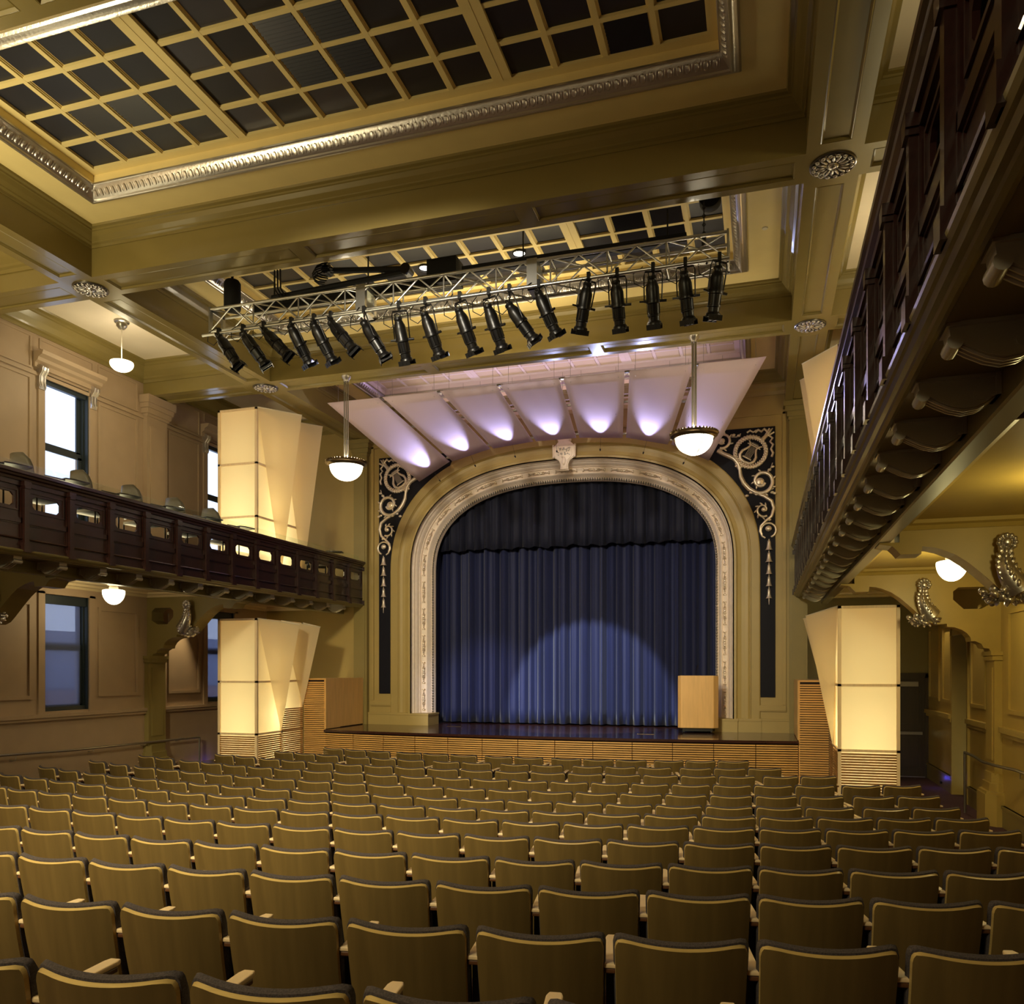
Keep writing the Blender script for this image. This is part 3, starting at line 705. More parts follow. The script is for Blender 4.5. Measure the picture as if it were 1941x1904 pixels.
# spandrel panels with lyre, wreath and scrollwork
def spandrel(sd):
    sn = 'left' if sd < 0 else 'right'
    t = thing('spandrel_panel', 'dark panel with silver lyre, wreath and bellflowers at the %s of the arch' % sn, 'ornamental panel', (U(sd, 4.3), YS, 1.9), 'lyre panels beside the arch')
    out = arch(.905, 64, 1.85); side = [p for p in out if p.x > 2.55 and p.y < 7.33]
    side = sorted(side, key=lambda p: p.y)
    poly = [(p.x, p.y) for p in side]
    top = poly[-1]
    # the curve meets the top edge
    poly.append((top[0] - .12, 7.345)); poly += [(4.41, 7.345), (4.41, 1.85)]
    mb = MB(); mb.prism([(U(sd, u), z) for u, z in poly], YS - .028, YS - .002, 'y'); fixn(mb.build('dark_ground', 'dark_panel', t))
    y = YS - .045
    def T(mb_, pts, r, n=7): mb_.tube([(U(sd, u), y - (p[2] if len(p) > 2 else 0), z) for p in pts for (u, z) in [(p[0], p[1])]], r, n)
    # wreath
    mb = MB(); n = 34; cu, cz, rw = 3.93, 6.85, .305
    for i in range(n):
        a = 2 * math.pi * i / n
        mb.ell((U(sd, cu + rw * math.cos(a)), y, cz + rw * math.sin(a)), (.05, .035, .042), 7, 5, Matrix.Rotation(-(a if sd > 0 else math.pi - a) + 1.2, 3, 'Y'))
        mb.ell((U(sd, cu + (rw + .022) * math.cos(a + .1)), y - .012, cz + (rw + .022) * math.sin(a + .1)), (.02, .02, .03), 5, 4)
        mb.ell((U(sd, cu + (rw - .035) * math.cos(a + .1)), y - .012, cz + (rw - .035) * math.sin(a + .1)), (.018, .02, .026), 5, 4)
    mb.build('wreath', 'silver_relief', t, smooth=60)
    # lyre, tilted
    mb = MB(); ti = R(-32)
    def Lp(a, b):
        a *= 1.2; b *= 1.15; return (cu + a * math.cos(ti) - b * math.sin(ti), cz + a * math.sin(ti) + b * math.cos(ti))
    def arm(s_):
        q = [(.0, -.20), (.09, -.185), (.135, -.12), (.13, -.04), (.085, .03), (.06, .09), (.085, .14), (.125, .17)]
        return [Lp(s_ * a, b) for a, b in q]
    for s_ in (-1, 1): T(mb, arm(s_), [.032, .036, .034, .03, .024, .02, .02, .014])
    T(mb, [Lp(-.12, .115), Lp(.12, .115)], .013); T(mb, [Lp(-.11, .145), Lp(.11, .145)], .008); T(mb, [Lp(-.08, -.12), Lp(.08, -.12)], .016)
    for i in range(6): T(mb, [Lp(-.05 + .02 * i, .17), Lp(-.05 + .02 * i, -.13)], .0045, 5)
    T(mb, [Lp(-.09, -.235), Lp(.09, -.235)], .014)
    mb.build('lyre', 'silver_relief', t, smooth=60)
    # scrolls
    mb = MB()
    def spiral(cu_, cz_, r0, r1, a0, a1, w0, w1, n=30, leafs=True):
        pts = []; rad = []
        for i in range(n + 1):
            s_ = i / n; a = a0 + (a1 - a0) * s_; r = r0 + (r1 - r0) * s_; pts.append((cu_ + r * math.cos(a), cz_ + r * math.sin(a))); rad.append(w0 + (w1 - w0) * s_)
        T(mb, pts, rad)
        if leafs:
            for i in range(2, n - 4, 3):
                u, z = pts[i]; a = a0 + (a1 - a0) * i / n; o_ = rad[i] + .012
                mb.ell((U(sd, u + o_ * math.cos(a)), y - .01, z + o_ * math.sin(a)), (.046, .022, .018), 6, 4, Matrix.Rotation(-(a + .6) if sd > 0 else (a + .6), 3, 'Y'))
        return pts
    spiral(4.15, 6.24, .25, .07, R(-100), R(330), .045, .03)
    mb.ell((U(sd, 4.11), y - .01, 6.23), (.09, .03, .085), 10, 6)
    T(mb, [(3.69, 6.60), (3.72, 6.5), (3.74, 6.36), (3.80, 6.22), (3.90, 6.10), (4.02, 6.02), (4.12, 5.99)], [.05, .035, .045, .05, .05, .045, .04])
    T(mb, [(4.05, 6.0), (4.2, 5.93), (4.34, 5.83), (4.385, 5.68), (4.34, 5.52), (4.22, 5.42), (4.13, 5.33), (4.115, 5.22), (4.16, 5.12), (4.22, 5.08)], [.028, .036, .04, .036, .032, .03, .026, .024, .022, .02])
    spiral(4.18, 5.66, .15, .05, R(-60), R(-390), .026, .018, 24)
    mb.ell((U(sd, 4.19), y - .012, 5.66), (.05, .025, .05), 8, 5)
    spiral(4.28, 5.235, .145, .145, R(-70), R(215), .024, .02, 24, False)
    mb.ell((U(sd, 4.28), y - .012, 5.27), (.065, .03, .06), 8, 5)
    spiral(3.38, 7.13, .17, .06, R(-110), R(300), .034, .02, 24)
    mb.ell((U(sd, 3.37), y - .01, 7.12), (.06, .025, .055), 8, 5)
    T(mb, [(3.28, 6.93), (3.38, 6.86), (3.5, 6.80), (3.6, 6.74), (3.68, 6.64), (3.74, 6.52)], [.05, .045, .05, .045, .04, .035])
    for (u, z) in ((3.66, 6.63), (3.72, 6.55), (3.66, 6.58), (4.05, 5.98), (3.94, 6.02), (4.3, 5.45), (3.6, 7.22), (3.7, 7.2), (4.36, 6.52), (4.3, 6.46), (4.35, 6.0), (4.4, 5.98), (3.86, 5.96)):
        mb.ell((U(sd, u), y - .01, z), (.04, .022, .03), 6, 4)
    T(mb, [(3.55, 7.19), (3.66, 7.18), (3.74, 7.24)], .010); T(mb, [(4.25, 6.42), (4.33, 6.5), (4.36, 6.6)], .010); T(mb, [(4.1, 5.98), (4.28, 6.03), (4.38, 6.08)], .010)
    mb.build('scrollwork', 'silver_relief', t, smooth=60)
    # ribbon bow at the outer corner
    mb = MB()
    T(mb, [(4.02, 7.24), (4.08, 7.29), (4.14, 7.25), (4.2, 7.30), (4.26, 7.24), (4.30, 7.15)], .026); T(mb, [(3.86, 7.25), (3.92, 7.29), (3.98, 7.25), (4.05, 7.28)], .022)
    T(mb, [(4.30, 7.15), (4.36, 7.10), (4.31, 7.03), (4.37, 6.97), (4.33, 6.88), (4.37, 6.80), (4.34, 6.72)], .024)
    T(mb, [(4.16, 7.08), (4.26, 7.18), (4.36, 7.30)], [.05, .035, .012]); T(mb, [(4.2, 7.14), (4.3, 7.3)], .02); T(mb, [(4.24, 7.14), (4.39, 7.22)], .02)
    mb.build('ribbon', 'silver_relief', t, smooth=60)
    # bellflower drop
    for i in range(5):
        zt = 5.04 - i * .245; s_ = 1 - .05 * i; b_ = MB()
        b_.lathe([(.001, 0), (.028 * s_, -.012), (.036 * s_, -.06), (.042 * s_, -.12), (.055 * s_, -.17), (.078 * s_, -.205), (.06 * s_, -.2), (.04 * s_, -.16), (.001, -.14)], (U(sd, 4.29), y + .01, zt), 10)
        b_.ell((U(sd, 4.29), y, zt - .2), (.012, .012, .03), 6, 4); b_.ell((U(sd, 4.29), y, zt + .008), (.016, .016, .014), 6, 4)
        b_.build('bellflower', 'silver_relief', t, smooth=60)
    b_ = MB()
    for i in range(5): b_.ell((U(sd, 4.29), y, 3.845 - i * .026), (.014 - .002 * i, .012, .015), 6, 4)
    b_.build('drop_tip', 'silver_leaf', t, smooth=60)
spandrel(-1); spandrel(1)
# ================================================================== STAGE
ZS = 1.13
def front_y(u): return 15.22 + .36 * (u / 4.78) ** 2
t = thing('stage', 'low stage with glossy dark floor and curved front of horizontal wooden slats', 'stage', (XC, 15.2, 0))
n = 28; us = [-4.78 + 9.56 * i / n for i in range(n + 1)]
mb = MB(); poly = [(XC + u, front_y(u) - .03) for u in us] + [(XC + 4.78, YS - .002), (XC - 4.78, YS - .002)]
mb.prism(poly, ZS - .05, ZS, 'z'); fixn(mb.build('stage_floor', 'stage_floor', t))
struct(MB().box(XC - 3.8, XC + 3.8, YS - .002, 20.3, ZS - .05, ZS).build('floor_backstage', 'stage_floor'), 'glossy dark stage floor inside the arch')
mb = MB()
for a, b in zip(us[:-1], us[1:]): mb.prism([(XC + a, front_y(a) + .08), (XC + b, front_y(b) + .08), (XC + b, front_y(b) + .12), (XC + a, front_y(a) + .12)], 0, ZS - .05, 'z')
fixn(mb.build('backing', 'slat_back', t))
NP = 13; SP = .042
for k_ in range(NP):
    ua = -4.78 + 9.56 * k_ / NP + .006; ub = -4.78 + 9.56 * (k_ + 1) / NP - .006; mb = MB()
    for r_ in range(25):
        z = .02 + r_ * SP
        for h_ in range(2):
            a = ua + (ub - ua) * h_ / 2; b = ua + (ub - ua) * (h_ + 1) / 2
            mb.prism([(XC + a, front_y(a)), (XC + b, front_y(b)), (XC + b, front_y(b) + .04), (XC + a, front_y(a) + .03)], z, z + .024, 'z')
    fixn(mb.build('slat_panel', 'slat', t))
mb = MB()
for (px_, py_) in ((-6.6, 17.25), (-2.2, 16.35)): mb.box(px_ - .17, px_ + .17, py_ - .06, py_ + .06, ZS, ZS + .004)
mb.build('floor_pocket', 'bronze', t)
# cabinets at both stage ends
for sd in (-1, 1):
    sn = 'left' if sd < 0 else 'right'
    t = thing('stage_end_cabinet', 'tall slatted cabinet with maple doors at the %s end of the stage' % sn, 'cabinet', (U(sd, 5.03), 15.6, 0), 'cabinets at the stage ends')
    a, b = sorted((U(sd, 4.785), U(sd, 5.295))); y0 = 15.62; y1 = YS - .14
    MB().box(a, b, y0 + .03, y1, 0, 2.20).build('carcass', 'slat_back', t)
    mb = MB()
    mb.box(a, a + .02, y0 - .005, y0 + .03, 0 if sd > 0 else 0, 2.2) if sd > 0 else mb.box(b - .02, b, y0 - .005, y0 + .03, ZS, 2.2)
    mb.box(a, b, y0 - .005, y0 + .03, 2.19, 2.21)
    for r_ in range(51):
        z = .02 + r_ * SP
        if z < 2.17: mb.box(a + .004, b - .004, y0 - .01, y0 + .025, z, z + .027)
    mb.build('slat_panel', 'slat', t)
    MB().box(a, b, y0 + .03, y1, 2.20, 2.22).build('top', 'maple', t)
    xi = U(sd, 4.785)
    for (ya, yb, sw) in ((y0, y0 + .62, 0), (y0 + .625, y1, .03)):
        m2 = MB(); m2.box(xi, xi - sd * .02, ya, yb, ZS + .012 + sw * .3, 2.215); m2.build('door', 'maple', t)
# curtain
def drape(name, mt, parent, y, x0, x1, zb, zt, nf, amp, seed, hem):
    rnd = random.Random(seed); n = 300; ph = [rnd.uniform(0, 6.28) for _ in range(4)]
    mb = MB(); rows = [zt, zt - .5, (zb + zt) / 2, zb + .35, zb]
    offs = []
    for i in range(n + 1):
        s_ = i / n; w_ = s_ * nf * 2 * math.pi
        offs.append(amp * (.75 * math.sin(w_ + .9 * math.sin(w_ * .13 + ph[0])) + .45 * math.sin(w_ * .47 + ph[1]) + .3 * math.sin(w_ * 1.73 + ph[2])))
    for j, z in enumerate(rows):
        for i in range(n + 1):
            s_ = i / n; sc = (.65, .8, .95, 1.05, 1.1)[j]
            zz = z + (hem * math.sin(s_ * nf * 3.3 + ph[3]) + hem * .6 * math.sin(s_ * 40) if j == 4 else 0)
            mb.v.append((x0 + (x1 - x0) * s_, y + offs[i] * sc, zz))
    for j in range(len(rows) - 1):
        for i in range(n): a = j * (n + 1) + i; mb.f.append((a, a + 1, a + n + 2, a + n + 1)); mb.mi.append(0)
    for i in range(n + 1): mb.v.append((x0 + (x1 - x0) * i / n, y + offs[i] * 1.1 + .02, rows[-1] + .0))
    o = mb.build(name, mt, parent, smooth=True); s = o.modifiers.new('thickness', 'SOLIDIFY'); s.thickness = .012; return o
ct = thing('stage_curtain', 'deep blue velvet stage curtain hanging in full folds to the stage floor', 'curtain', (XC, 18.45, ZS))
drape('main_drape', 'velvet', ct, 18.45, -7.65, -.7, ZS + .03, 6.95, 33, .085, 3, .006)
vt = thing('curtain_valance', 'short dark blue velvet valance hanging above the main curtain', 'curtain', (XC, 18.2, 5.2))
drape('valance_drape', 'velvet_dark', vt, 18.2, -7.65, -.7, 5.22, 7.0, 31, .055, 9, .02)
MB().tube([(-7.7, 18.2, 7.0), (-.65, 18.2, 7.0)], .03, 8).build('batten', 'black', vt)
# lectern
t = thing('lectern', 'pale maple lectern with sloping top standing at the right of the stage', 'lectern', (-1.2, 17.0, ZS))
ang = R(6); ca, sa = math.cos(ang), math.sin(ang)
def LL(p, q): return (-1.62 + p * ca - q * sa, 16.83 + p * sa + q * ca)
pl = [(0.06, 0), (.70, 0), (.80, .10), (.80, .55), (.74, .62), (.06, .62), (0, .55), (0, .06)]
mb = MB(); vs_ = []
for z in (ZS + .10, 2.29):
    for p in pl: x, y = LL(*p); zz = z if z < 2 else 2.29 - max(0, (p[1] - .22)) * .52; vs_.append((x, y, zz))
n = len(pl); mb.add(vs_, [tuple(range(n)), tuple(range(2 * n - 1, n - 1, -1))] + [(i, i + n, (i + 1) % n + n, (i + 1) % n) for i in range(n)])
o = fixn(mb.build('body', 'maple', t)); bv = o.modifiers.new('bevel', 'BEVEL'); bv.width = .012; bv.segments = 2
mb = MB(); mb.prism([LL(.09, .06), LL(.68, .06), LL(.73, .12), LL(.73, .5), LL(.68, .56), LL(.09, .56), LL(.05, .5), LL(.05, .12)], ZS + .035, ZS + .10, 'z'); fixn(mb.build('plinth', 'black', t))
for p, q in ((.12, .1), (.66, .1), (.12, .5), (.66, .5)):
    x, y = LL(p, q); m2 = MB(); m2.tube([(x - .012, y, ZS + .022), (x + .012, y, ZS + .022)], .02, 10); m2.build('caster', 'black', t)
x, y = LL(.35, .3); MB().tube([(x, y, 2.24), (x + .02, y - .02, 2.40), (x + .05, y - .08, 2.50)], [.006, .006, .009], 6).build('microphone', 'black', t)

# ================================================================== LANTERNS (fabric light boxes)
def lantern(sd, upper):
    sn = 'left' if sd < 0 else 'right'; z0 = 4.3 if upper else 0.0; zt = 7.56 if upper else 3.42
    t = thing('fabric_lantern', 'tall glowing fabric lantern with pointed sails %s the %s balcony' % ('standing on' if upper else 'standing under', sn), 'lantern', (U(sd, 5.75), 14.7, z0), 'glowing fabric lanterns')
    ui, uo = 5.30, 6.20; ys = [13.9, 14.75, 15.58]
    slat_t = [4.3, 4.3] if upper else [1.12, 1.62]
    fr = MB()
    def bar(u0, u1, y0, y1, za, zb): a, b = sorted((U(sd, u0), U(sd, u1))); fr.box(a, b, y0, y1, za, zb)
    pw = .05
    for y in ys:
        for u in (ui, uo - pw): bar(u, u + pw, y if y < 15 else y - pw, y + pw if y < 15 else y, z0, zt)
    mids = [5.40, 6.45, zt - .04] if upper else [2.15, zt - .04, 1.12]
    for z in mids:
        bar(ui, uo, ys[0], ys[0] + .03, z, z + .04); bar(ui, ui + .03, ys[0], ys[2], z, z + .04); bar(uo - .03, uo, ys[0], ys[2], z, z + .04); bar(ui, uo, ys[2] - .03, ys[2], z, z + .04)
    fr.build('timber_frame', 'arm', t)
    # fabric skins, plus an opaque outer board added to stop light spill
    a, b = sorted((U(sd, ui + .008), U(sd, uo - .008))); zf = z0 + (.0 if upper else .03); ztop = zt - .01
    bot = 5.42 if upper else zf
    m2 = MB(); m2.add([(a, ys[0] + .035, zf), (b, ys[0] + .035, zf), (b, ys[0] + .035, ztop), (a, ys[0] + .035, ztop)], [(0, 1, 2, 3)]); m2.build('front_fabric', 'scrim', t)
    for nm_, u in (('inner_side_fabric', ui + .035), ('outer_side_board', uo - .035)):
        x = U(sd, u); m2 = MB(); m2.add([(x, ys[0] + .035, zf), (x, ys[2], zf), (x, ys[2], ztop), (x, ys[0] + .035, ztop)], [(0, 1, 2, 3)]); m2.build(nm_, 'scrim' if u < 5.7 else 'arm', t)
    # slatted base
    if not upper:
        m2 = MB()
        for r_ in range(26):
            z = .02 + r_ * SP; bx0, bx1 = sorted((U(sd, ui + .05), U(sd, uo - .05))); m2.box(bx0, bx1, ys[0] - .004, ys[0] + .02, z, z + .027)
        m2.build('slat_panel', 'slat_lantern', t)
        for i in range(2):
            m2 = MB(); r_ = 0
            while .02 + r_ * SP < slat_t[i] - .02:
                z = .02 + r_ * SP; q0, q1 = sorted((U(sd, ui - .004), U(sd, ui + .02))); m2.box(q0, q1, ys[i] + .05, ys[i + 1] - .01, z, z + .027); r_ += 1
            m2.build('slat_panel', 'slat_lantern', t)
    # sails: each leaves the top of one module and ends in a point below
    for i in range(2):
        A = Vector((U(sd, ui - .005), ys[i] + .01, zt)); T_ = Vector((U(sd, 4.80 if upper else 4.86), ys[i + 1] - .03, zt + (.03 if upper else -.10)))
        B = Vector((U(sd, ui - .012), ys[i + 1] - .02, (4.35 if upper else slat_t[i] + .01))); D = Vector((U(sd, ui - .005), ys[i + 1] - .01, zt))
        m2 = MB(); N = 10
        def tri(P, Q, S, bulge):
            base = len(m2.v); idx = {}
            nrm = (Q - P).cross(S - P).normalized()
            for r_ in range(N + 1):
                for c_ in range(N + 1 - r_):
                    a_, b_ = r_ / N, c_ / N; g = 1 - a_ - b_; p = P * g + Q * a_ + S * b_ + nrm * bulge * 27 * a_ * b_ * g
                    idx[(r_, c_)] = len(m2.v); m2.v.append(tuple(p))
            for r_ in range(N):
                for c_ in range(N - r_):
                    m2.f.append((idx[(r_, c_)], idx[(r_ + 1, c_)], idx[(r_, c_ + 1)])); m2.mi.append(0)
                    if c_ < N - r_ - 1: m2.f.append((idx[(r_ + 1, c_)], idx[(r_ + 1, c_ + 1)], idx[(r_, c_ + 1)])); m2.mi.append(0)
        tri(A, T_, B, .02); o = m2.build('sail', 'sail', t, smooth=True)
        m2 = MB(); tri(T_, D, B, .015); m2.build('sail_return', 'sail', t, smooth=True)
        MB().tube([A, T_, D], .008, 6).build('sail_rod', 'white_metal', t)
    MB().box(a, b, ys[0] + .04, ys[2], ztop - .02, ztop).build('top_light_block', 'maple', t)  # cover added to keep the lantern light off the ceiling above
    # lamps inside
    xc_ = U(sd, (ui + uo) / 2); s_ = 1.0
    for y in (14.32, 15.16):
        MB().lathe([(.001, 0), (.09, 0), (.09, .06), (.05, .08), (.001, .08)], (xc_, y, z0 + .05), 14).build('lamp_base', 'white_metal', t)
    col = (1, .93, .54) if not upper else (1, .93, .58)
    k_ = 1.0 if not upper else .85
    for (z, e_) in ((z0 + .5, 26), (z0 + 1.5, 13), (z0 + 2.6, 7)):
        l = point('lantern_lamp', (xc_, 14.74, z), e_ * k_, col, .12); l.parent = t; l.location = Vector((xc_, 14.74, z)) - t.location
lantern(-1, False); lantern(1, False); lantern(-1, True); lantern(1, True)

# ================================================================== REFLECTOR PANELS over the stage front
TU = [-4.27, -3.05, -1.83, -.61, .61, 1.83, 3.05, 4.27]
BU = [(-3.17, 16.85, 6.59), (-2.38, 16.85, 6.98), (-1.44, 16.85, 7.19), (-.47, 16.82, 7.26), (.47, 16.82, 7.26), (1.44, 16.85, 7.19), (2.36, 16.85, 6.98), (3.17, 16.85, 6.59)]
ordn = ['first', 'second', 'third', 'middle', 'fifth', 'sixth', 'seventh']
for i in range(7):
    TL = Vector((XC + TU[i] + .045, 14.73, 7.78)); TR = Vector((XC + TU[i + 1] - .045, 14.73, 7.78))
    BL = Vector((XC + BU[i][0] + .035, BU[i][1], BU[i][2])); BR_ = Vector((XC + BU[i + 1][0] - .035, BU[i + 1][1], BU[i + 1][2]))
    lab = 'white wedge-shaped acoustic panel lit violet, %s from the left above the arch' % ordn[i] if i != 3 else 'white wedge-shaped acoustic panel lit violet, centred above the keystone'
    t = thing('reflector_panel', lab, 'acoustic panel', tuple((TL + TR) / 2), 'white acoustic panels above the arch')
    N = 8; mb = MB()
    for r_ in range(N + 1):
        for c_ in range(N + 1):
            a_, b_ = r_ / N, c_ / N; p = (TL * (1 - b_) + TR * b_) * (1 - a_) + (BL * (1 - b_) + BR_ * b_) * a_; mb.v.append(tuple(p))
    for r_ in range(N):
        for c_ in range(N): q = r_ * (N + 1) + c_; mb.f.append((q, q + 1, q + N + 2, q + N + 1)); mb.mi.append(0)
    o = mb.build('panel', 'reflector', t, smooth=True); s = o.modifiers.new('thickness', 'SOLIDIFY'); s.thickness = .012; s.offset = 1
    for (a_, b_) in ((.06, .1), (.06, .9), (.6, .15), (.6, .85)):
        p = (TL * (1 - b_) + TR * b_) * (1 - a_) + (BL * (1 - b_) + BR_ * b_) * a_
        MB().tube([p + Vector((0, 0, -.015)), p, Vector((p.x, p.y, ZC))], .0035, 5).build('hanger_wire', 'steel', t)
    if i:
        m2 = MB(); p0 = TL + Vector((-.03, 0, .03)); p1 = BL + Vector((-.02, 0, .03))
        for f in (.03, .45, .96):
            c = p0.lerp(p1, f); m2.box(c.x - .06, c.x + .06, c.y - .03, c.y + .03, c.z - .01, c.z + .02)
        m2.build('bracket', 'steel', t)
    # floodlight clipped near the lower edge, throwing up along the panel
    f0 = (BL + BR_) / 2; up = ((TL + TR) / 2 - f0).normalized(); nr = (BR_ - BL).cross(up).normalized()
    if nr.z > 0: nr = -nr
    pos = f0 - up * .10 + nr * .20; tgt = f0 + up * .85
    fl = thing('flood_lamp', 'small black uplight clipped below the %s white acoustic panel' % ordn[i], 'spotlight', tuple(pos), 'uplights of the acoustic panels')
    d = (tgt - pos).normalized(); m2 = MB(); m2.tube([pos - d * .05, pos - d * .01], [.012, .018], 10); m2.build('housing', 'black', fl)
    m2 = MB(); m2.tube([pos - d * .03, f0 + up * .02], .003, 5); m2.build('clip_arm', 'black', fl)
    sp = spot('flood_beam', pos + d * .0, tgt, 240, 46, (.54, .58, 1.0), .9, .02); sp.parent = fl; sp.location = d * .02
area('violet_wash', (-4.15, 17.3, 7.62), 5.5, 26, (.72, .52, 1.0), (R(-118), 0, 0), .12)

# ================================================================== HANGING LAMPS
def bowl_lamp(sd):
    x, y = U(sd, 3.11), 13.45; sn = 'left' if sd < 0 else 'right'
    t = thing('bowl_pendant', 'glass bowl pendant with bronze leaf rim on long rods, %s one' % sn, 'pendant lamp', (x, y, 5.86), 'bowl pendants in front of the stage')
    n = 10; pr = [(.001, 0)] + [(.30 * math.sin(math.pi / 2 * i / n), .27 - .27 * math.cos(math.pi / 2 * i / n)) for i in range(1, n + 1)]
    MB().lathe(pr, (x, y, 5.86), 40).build('glass_bowl', 'lamp_glass', t, smooth=True)
    MB().lathe([(.30, .265), (.325, .255), (.345, .29), (.37, .30), (.378, .325), (.36, .345), (.33, .34), (.30, .33), (.295, .27)], (x, y, 5.86), 40).build('rim', 'bronze', t, smooth=40)
    m2 = MB()
    for i in range(40):
        a = 2 * math.pi * i / 40; m2.ell((x + .362 * math.cos(a), y + .362 * math.sin(a), 6.205), (.03, .014, .022), 5, 4, Matrix.Rotation(a, 3, 'Z'))
    m2.build('leaf_edge', 'bronze', t, smooth=60)
    m2 = MB()
    for a in (R(60), R(180), R(300)):
        for da in (-.05, .05): m2.tube([(x + (pr_[0] + .003) * math.cos(a + da * pr_[0] / .3), y + (pr_[0] + .003) * math.sin(a + da * pr_[0] / .3), 5.86 + pr_[1] - .002) for pr_ in pr[1:]], .0035, 5)
    m2.build('strap', 'bronze', t)
    for a in range(4):
        an = a * math.pi / 2 + .5; MB().tube([(x + .033 * math.cos(an), y + .033 * math.sin(an), 6.16), (x + .033 * math.cos(an), y + .033 * math.sin(an), 7.72)], .0115, 8).build('rod', 'steel', t, smooth=60)
    MB().lathe([(.001, -.10), (.05, -.10), (.055, -.06), (.08, -.035), (.085, 0), (.001, 0)], (x, y, ZB), 20).build('canopy', 'silver', t, smooth=50)
    m2 = MB()
    for a in range(3): an = a * 2.094 + .3; m2.tube([(x, y, 6.17), (x + .33 * math.cos(an), y + .33 * math.sin(an), 6.17)], .008, 6)
    m2.build('spider', 'bronze', t)
    l = point('pendant_glow', (x, y, 6.3), 45, (1, .84, .55), .1); l.parent = t; l.location = (0, .0, .44)
    l = point('pendant_glow_low', (x, y, 5.8), 18, (1, .86, .6), .12); l.parent = t; l.location = (0, 0, -.16)
bowl_lamp(-1); bowl_lamp(1)
def dome(t, x, y, z, r, mt, h=None):
    n = 10; h = h or r * .75
    pr = [(.001, 0)] + [(r * math.sin(math.pi / 2 * i / n), h - h * math.cos(math.pi / 2 * i / n)) for i in range(1, n + 1)] + [(r * .97, h + .02), (r * .8, h + .03), (.001, h + .035)]
    MB().lathe(pr, (x, y, z), 32).build('glass_shade', mt, t, smooth=50)
for sd in (-1, 1):
    sn = 'left' if sd < 0 else 'right'; x = U(sd, 6.28); y = 11.43
    t = thing('globe_pendant', 'white half-globe pendant on a thin rod above the %s balcony' % sn, 'pendant lamp', (x, y, 7.49), 'half-globe pendants above the balconies')
    dome(t, x, y, 7.49, .19, 'lamp_glass_side', .14)
    MB().tube([(x, y, 7.65), (x, y, 8.28)], .008, 8).build('rod', 'white_metal', t)
    MB().lathe([(.001, -.14), (.05, -.14), (.085, -.10), (.09, -.05), (.12, -.035), (.125, 0), (.001, 0)], (x, y, ZC), 24).build('canopy', 'steel', t, smooth=40)
    l = point('globe_glow', (x, y, 7.4), 20 if sd < 0 else 30, (1, .88, .56), .12); l.parent = t; l.location = (0, 0, -.16)
    l = point('globe_glow_up', (x, y, 7.8), 10 if sd < 0 else 22, (1, .86, .6), .1); l.parent = t; l.location = (0, 0, .33)
    point('globe_glow_near', (x, 7.15, 7.4), 14 if sd < 0 else 26, (1, .86, .5), .12)
    x = U(sd, 6.42); y = 11.4
    for y, vis in ((11.4, 1), (7.15, 0)):
        if not vis:
            if sd < 0: point('aisle_lamp_near', (x, y, 3.55), 9, (1, .87, .5), .1)
            else: point('aisle_lamp_near', (x, y, 3.55), 30, (1, .84, .36), .1)
            continue
        t = thing('ceiling_globe', 'white half-globe ceiling lamp under the %s balcony' % sn, 'ceiling lamp', (x, y, 3.52), 'half-globe lamps under the balconies')
        dome(t, x, y, 3.52, .18, 'lamp_glass_side', .225)
        MB().lathe([(.07, 0), (.075, .05), (.06, .07), (.10, .09), (.105, .12), (.08, .14), (.12, .140), (.13, .155), (.001, .155)], (x, y, 3.765), 24).build('fitter', 'white_metal', t, smooth=40)
        l = point('globe_glow', (x, y, 3.4), 11 if sd < 0 else 44, (1, .86, .5) if sd < 0 else (1, .84, .36), .14); l.parent = t; l.location = (0, 0, -.16)
        l = point('globe_glow_side', (x - .3, y - .25, 3.75), 4, (1, .84, .5), .06); l.parent = t; l.location = (-.28, -.25, .2)
# recessed downlights washing the wall panels in the last bays
for (x, y, tx, e_, lb) in ((-11.25, 14.25, -11.6, 130, 'left wall panel'), (3.0, 14.6, 3.3, 60, 'right wall panel before the side doorway'), (3.0, 16.95, 3.3, 60, 'right wall panel beyond the side doorway')):
    t = thing('downlight', 'small recessed downlight washing the %s' % lb, 'downlight', (x, y, ZU), 'downlights under the balconies')
    MB().lathe([(.03, .0), (.055, 0), (.055, -.012), (.03, -.012), (.03, .0)], (x, y, ZU), 16).build('trim_ring', 'white_metal', t)
    l = spot('downlight_beam', (x, y, ZU - .02), (tx, y, 1.9), e_, 52, (1, .80, .45), .8, .03); l.parent = t; l.location = (0, 0, -.03)

# ================================================================== TRUSS AND STAGE LIGHTS
t = thing('lighting_truss', 'long aluminium box truss hanging below the second ceiling coffer', 'truss', (XC, 10.65, 7.45), None)
XA, XB = -7.93, -.40; ya, yb, za, zb = 10.47, 10.80, 7.50, 7.83
mb = MB()
for y in (ya, yb):
    for z in (za, zb): mb.tube([(XA, y, z), (XB, y, z)], .022, 8)
mb.build('chord', 'alu', t, smooth=60)
nb = 20; dx = (XB - XA) / nb; mb = MB()
for i in range(nb + 1):
    x = XA + dx * i
    if i % 2 == 0:
        for y in (ya, yb): mb.tube([(x, y, za), (x, y, zb)], .011, 6)
        for z in (za, zb): mb.tube([(x, ya, z), (x, yb, z)], .011, 6)
    if i < nb:
        s_ = i % 2
        for y in (ya, yb): mb.tube([(x, y, zb if s_ else za), (x + dx, y, za if s_ else zb)], .011, 6)
        for z in (za, zb): mb.tube([(x, yb if s_ else ya, z), (x + dx, ya if s_ else yb, z)], .011, 6)
mb.build('lacing', 'alu', t, smooth=60)
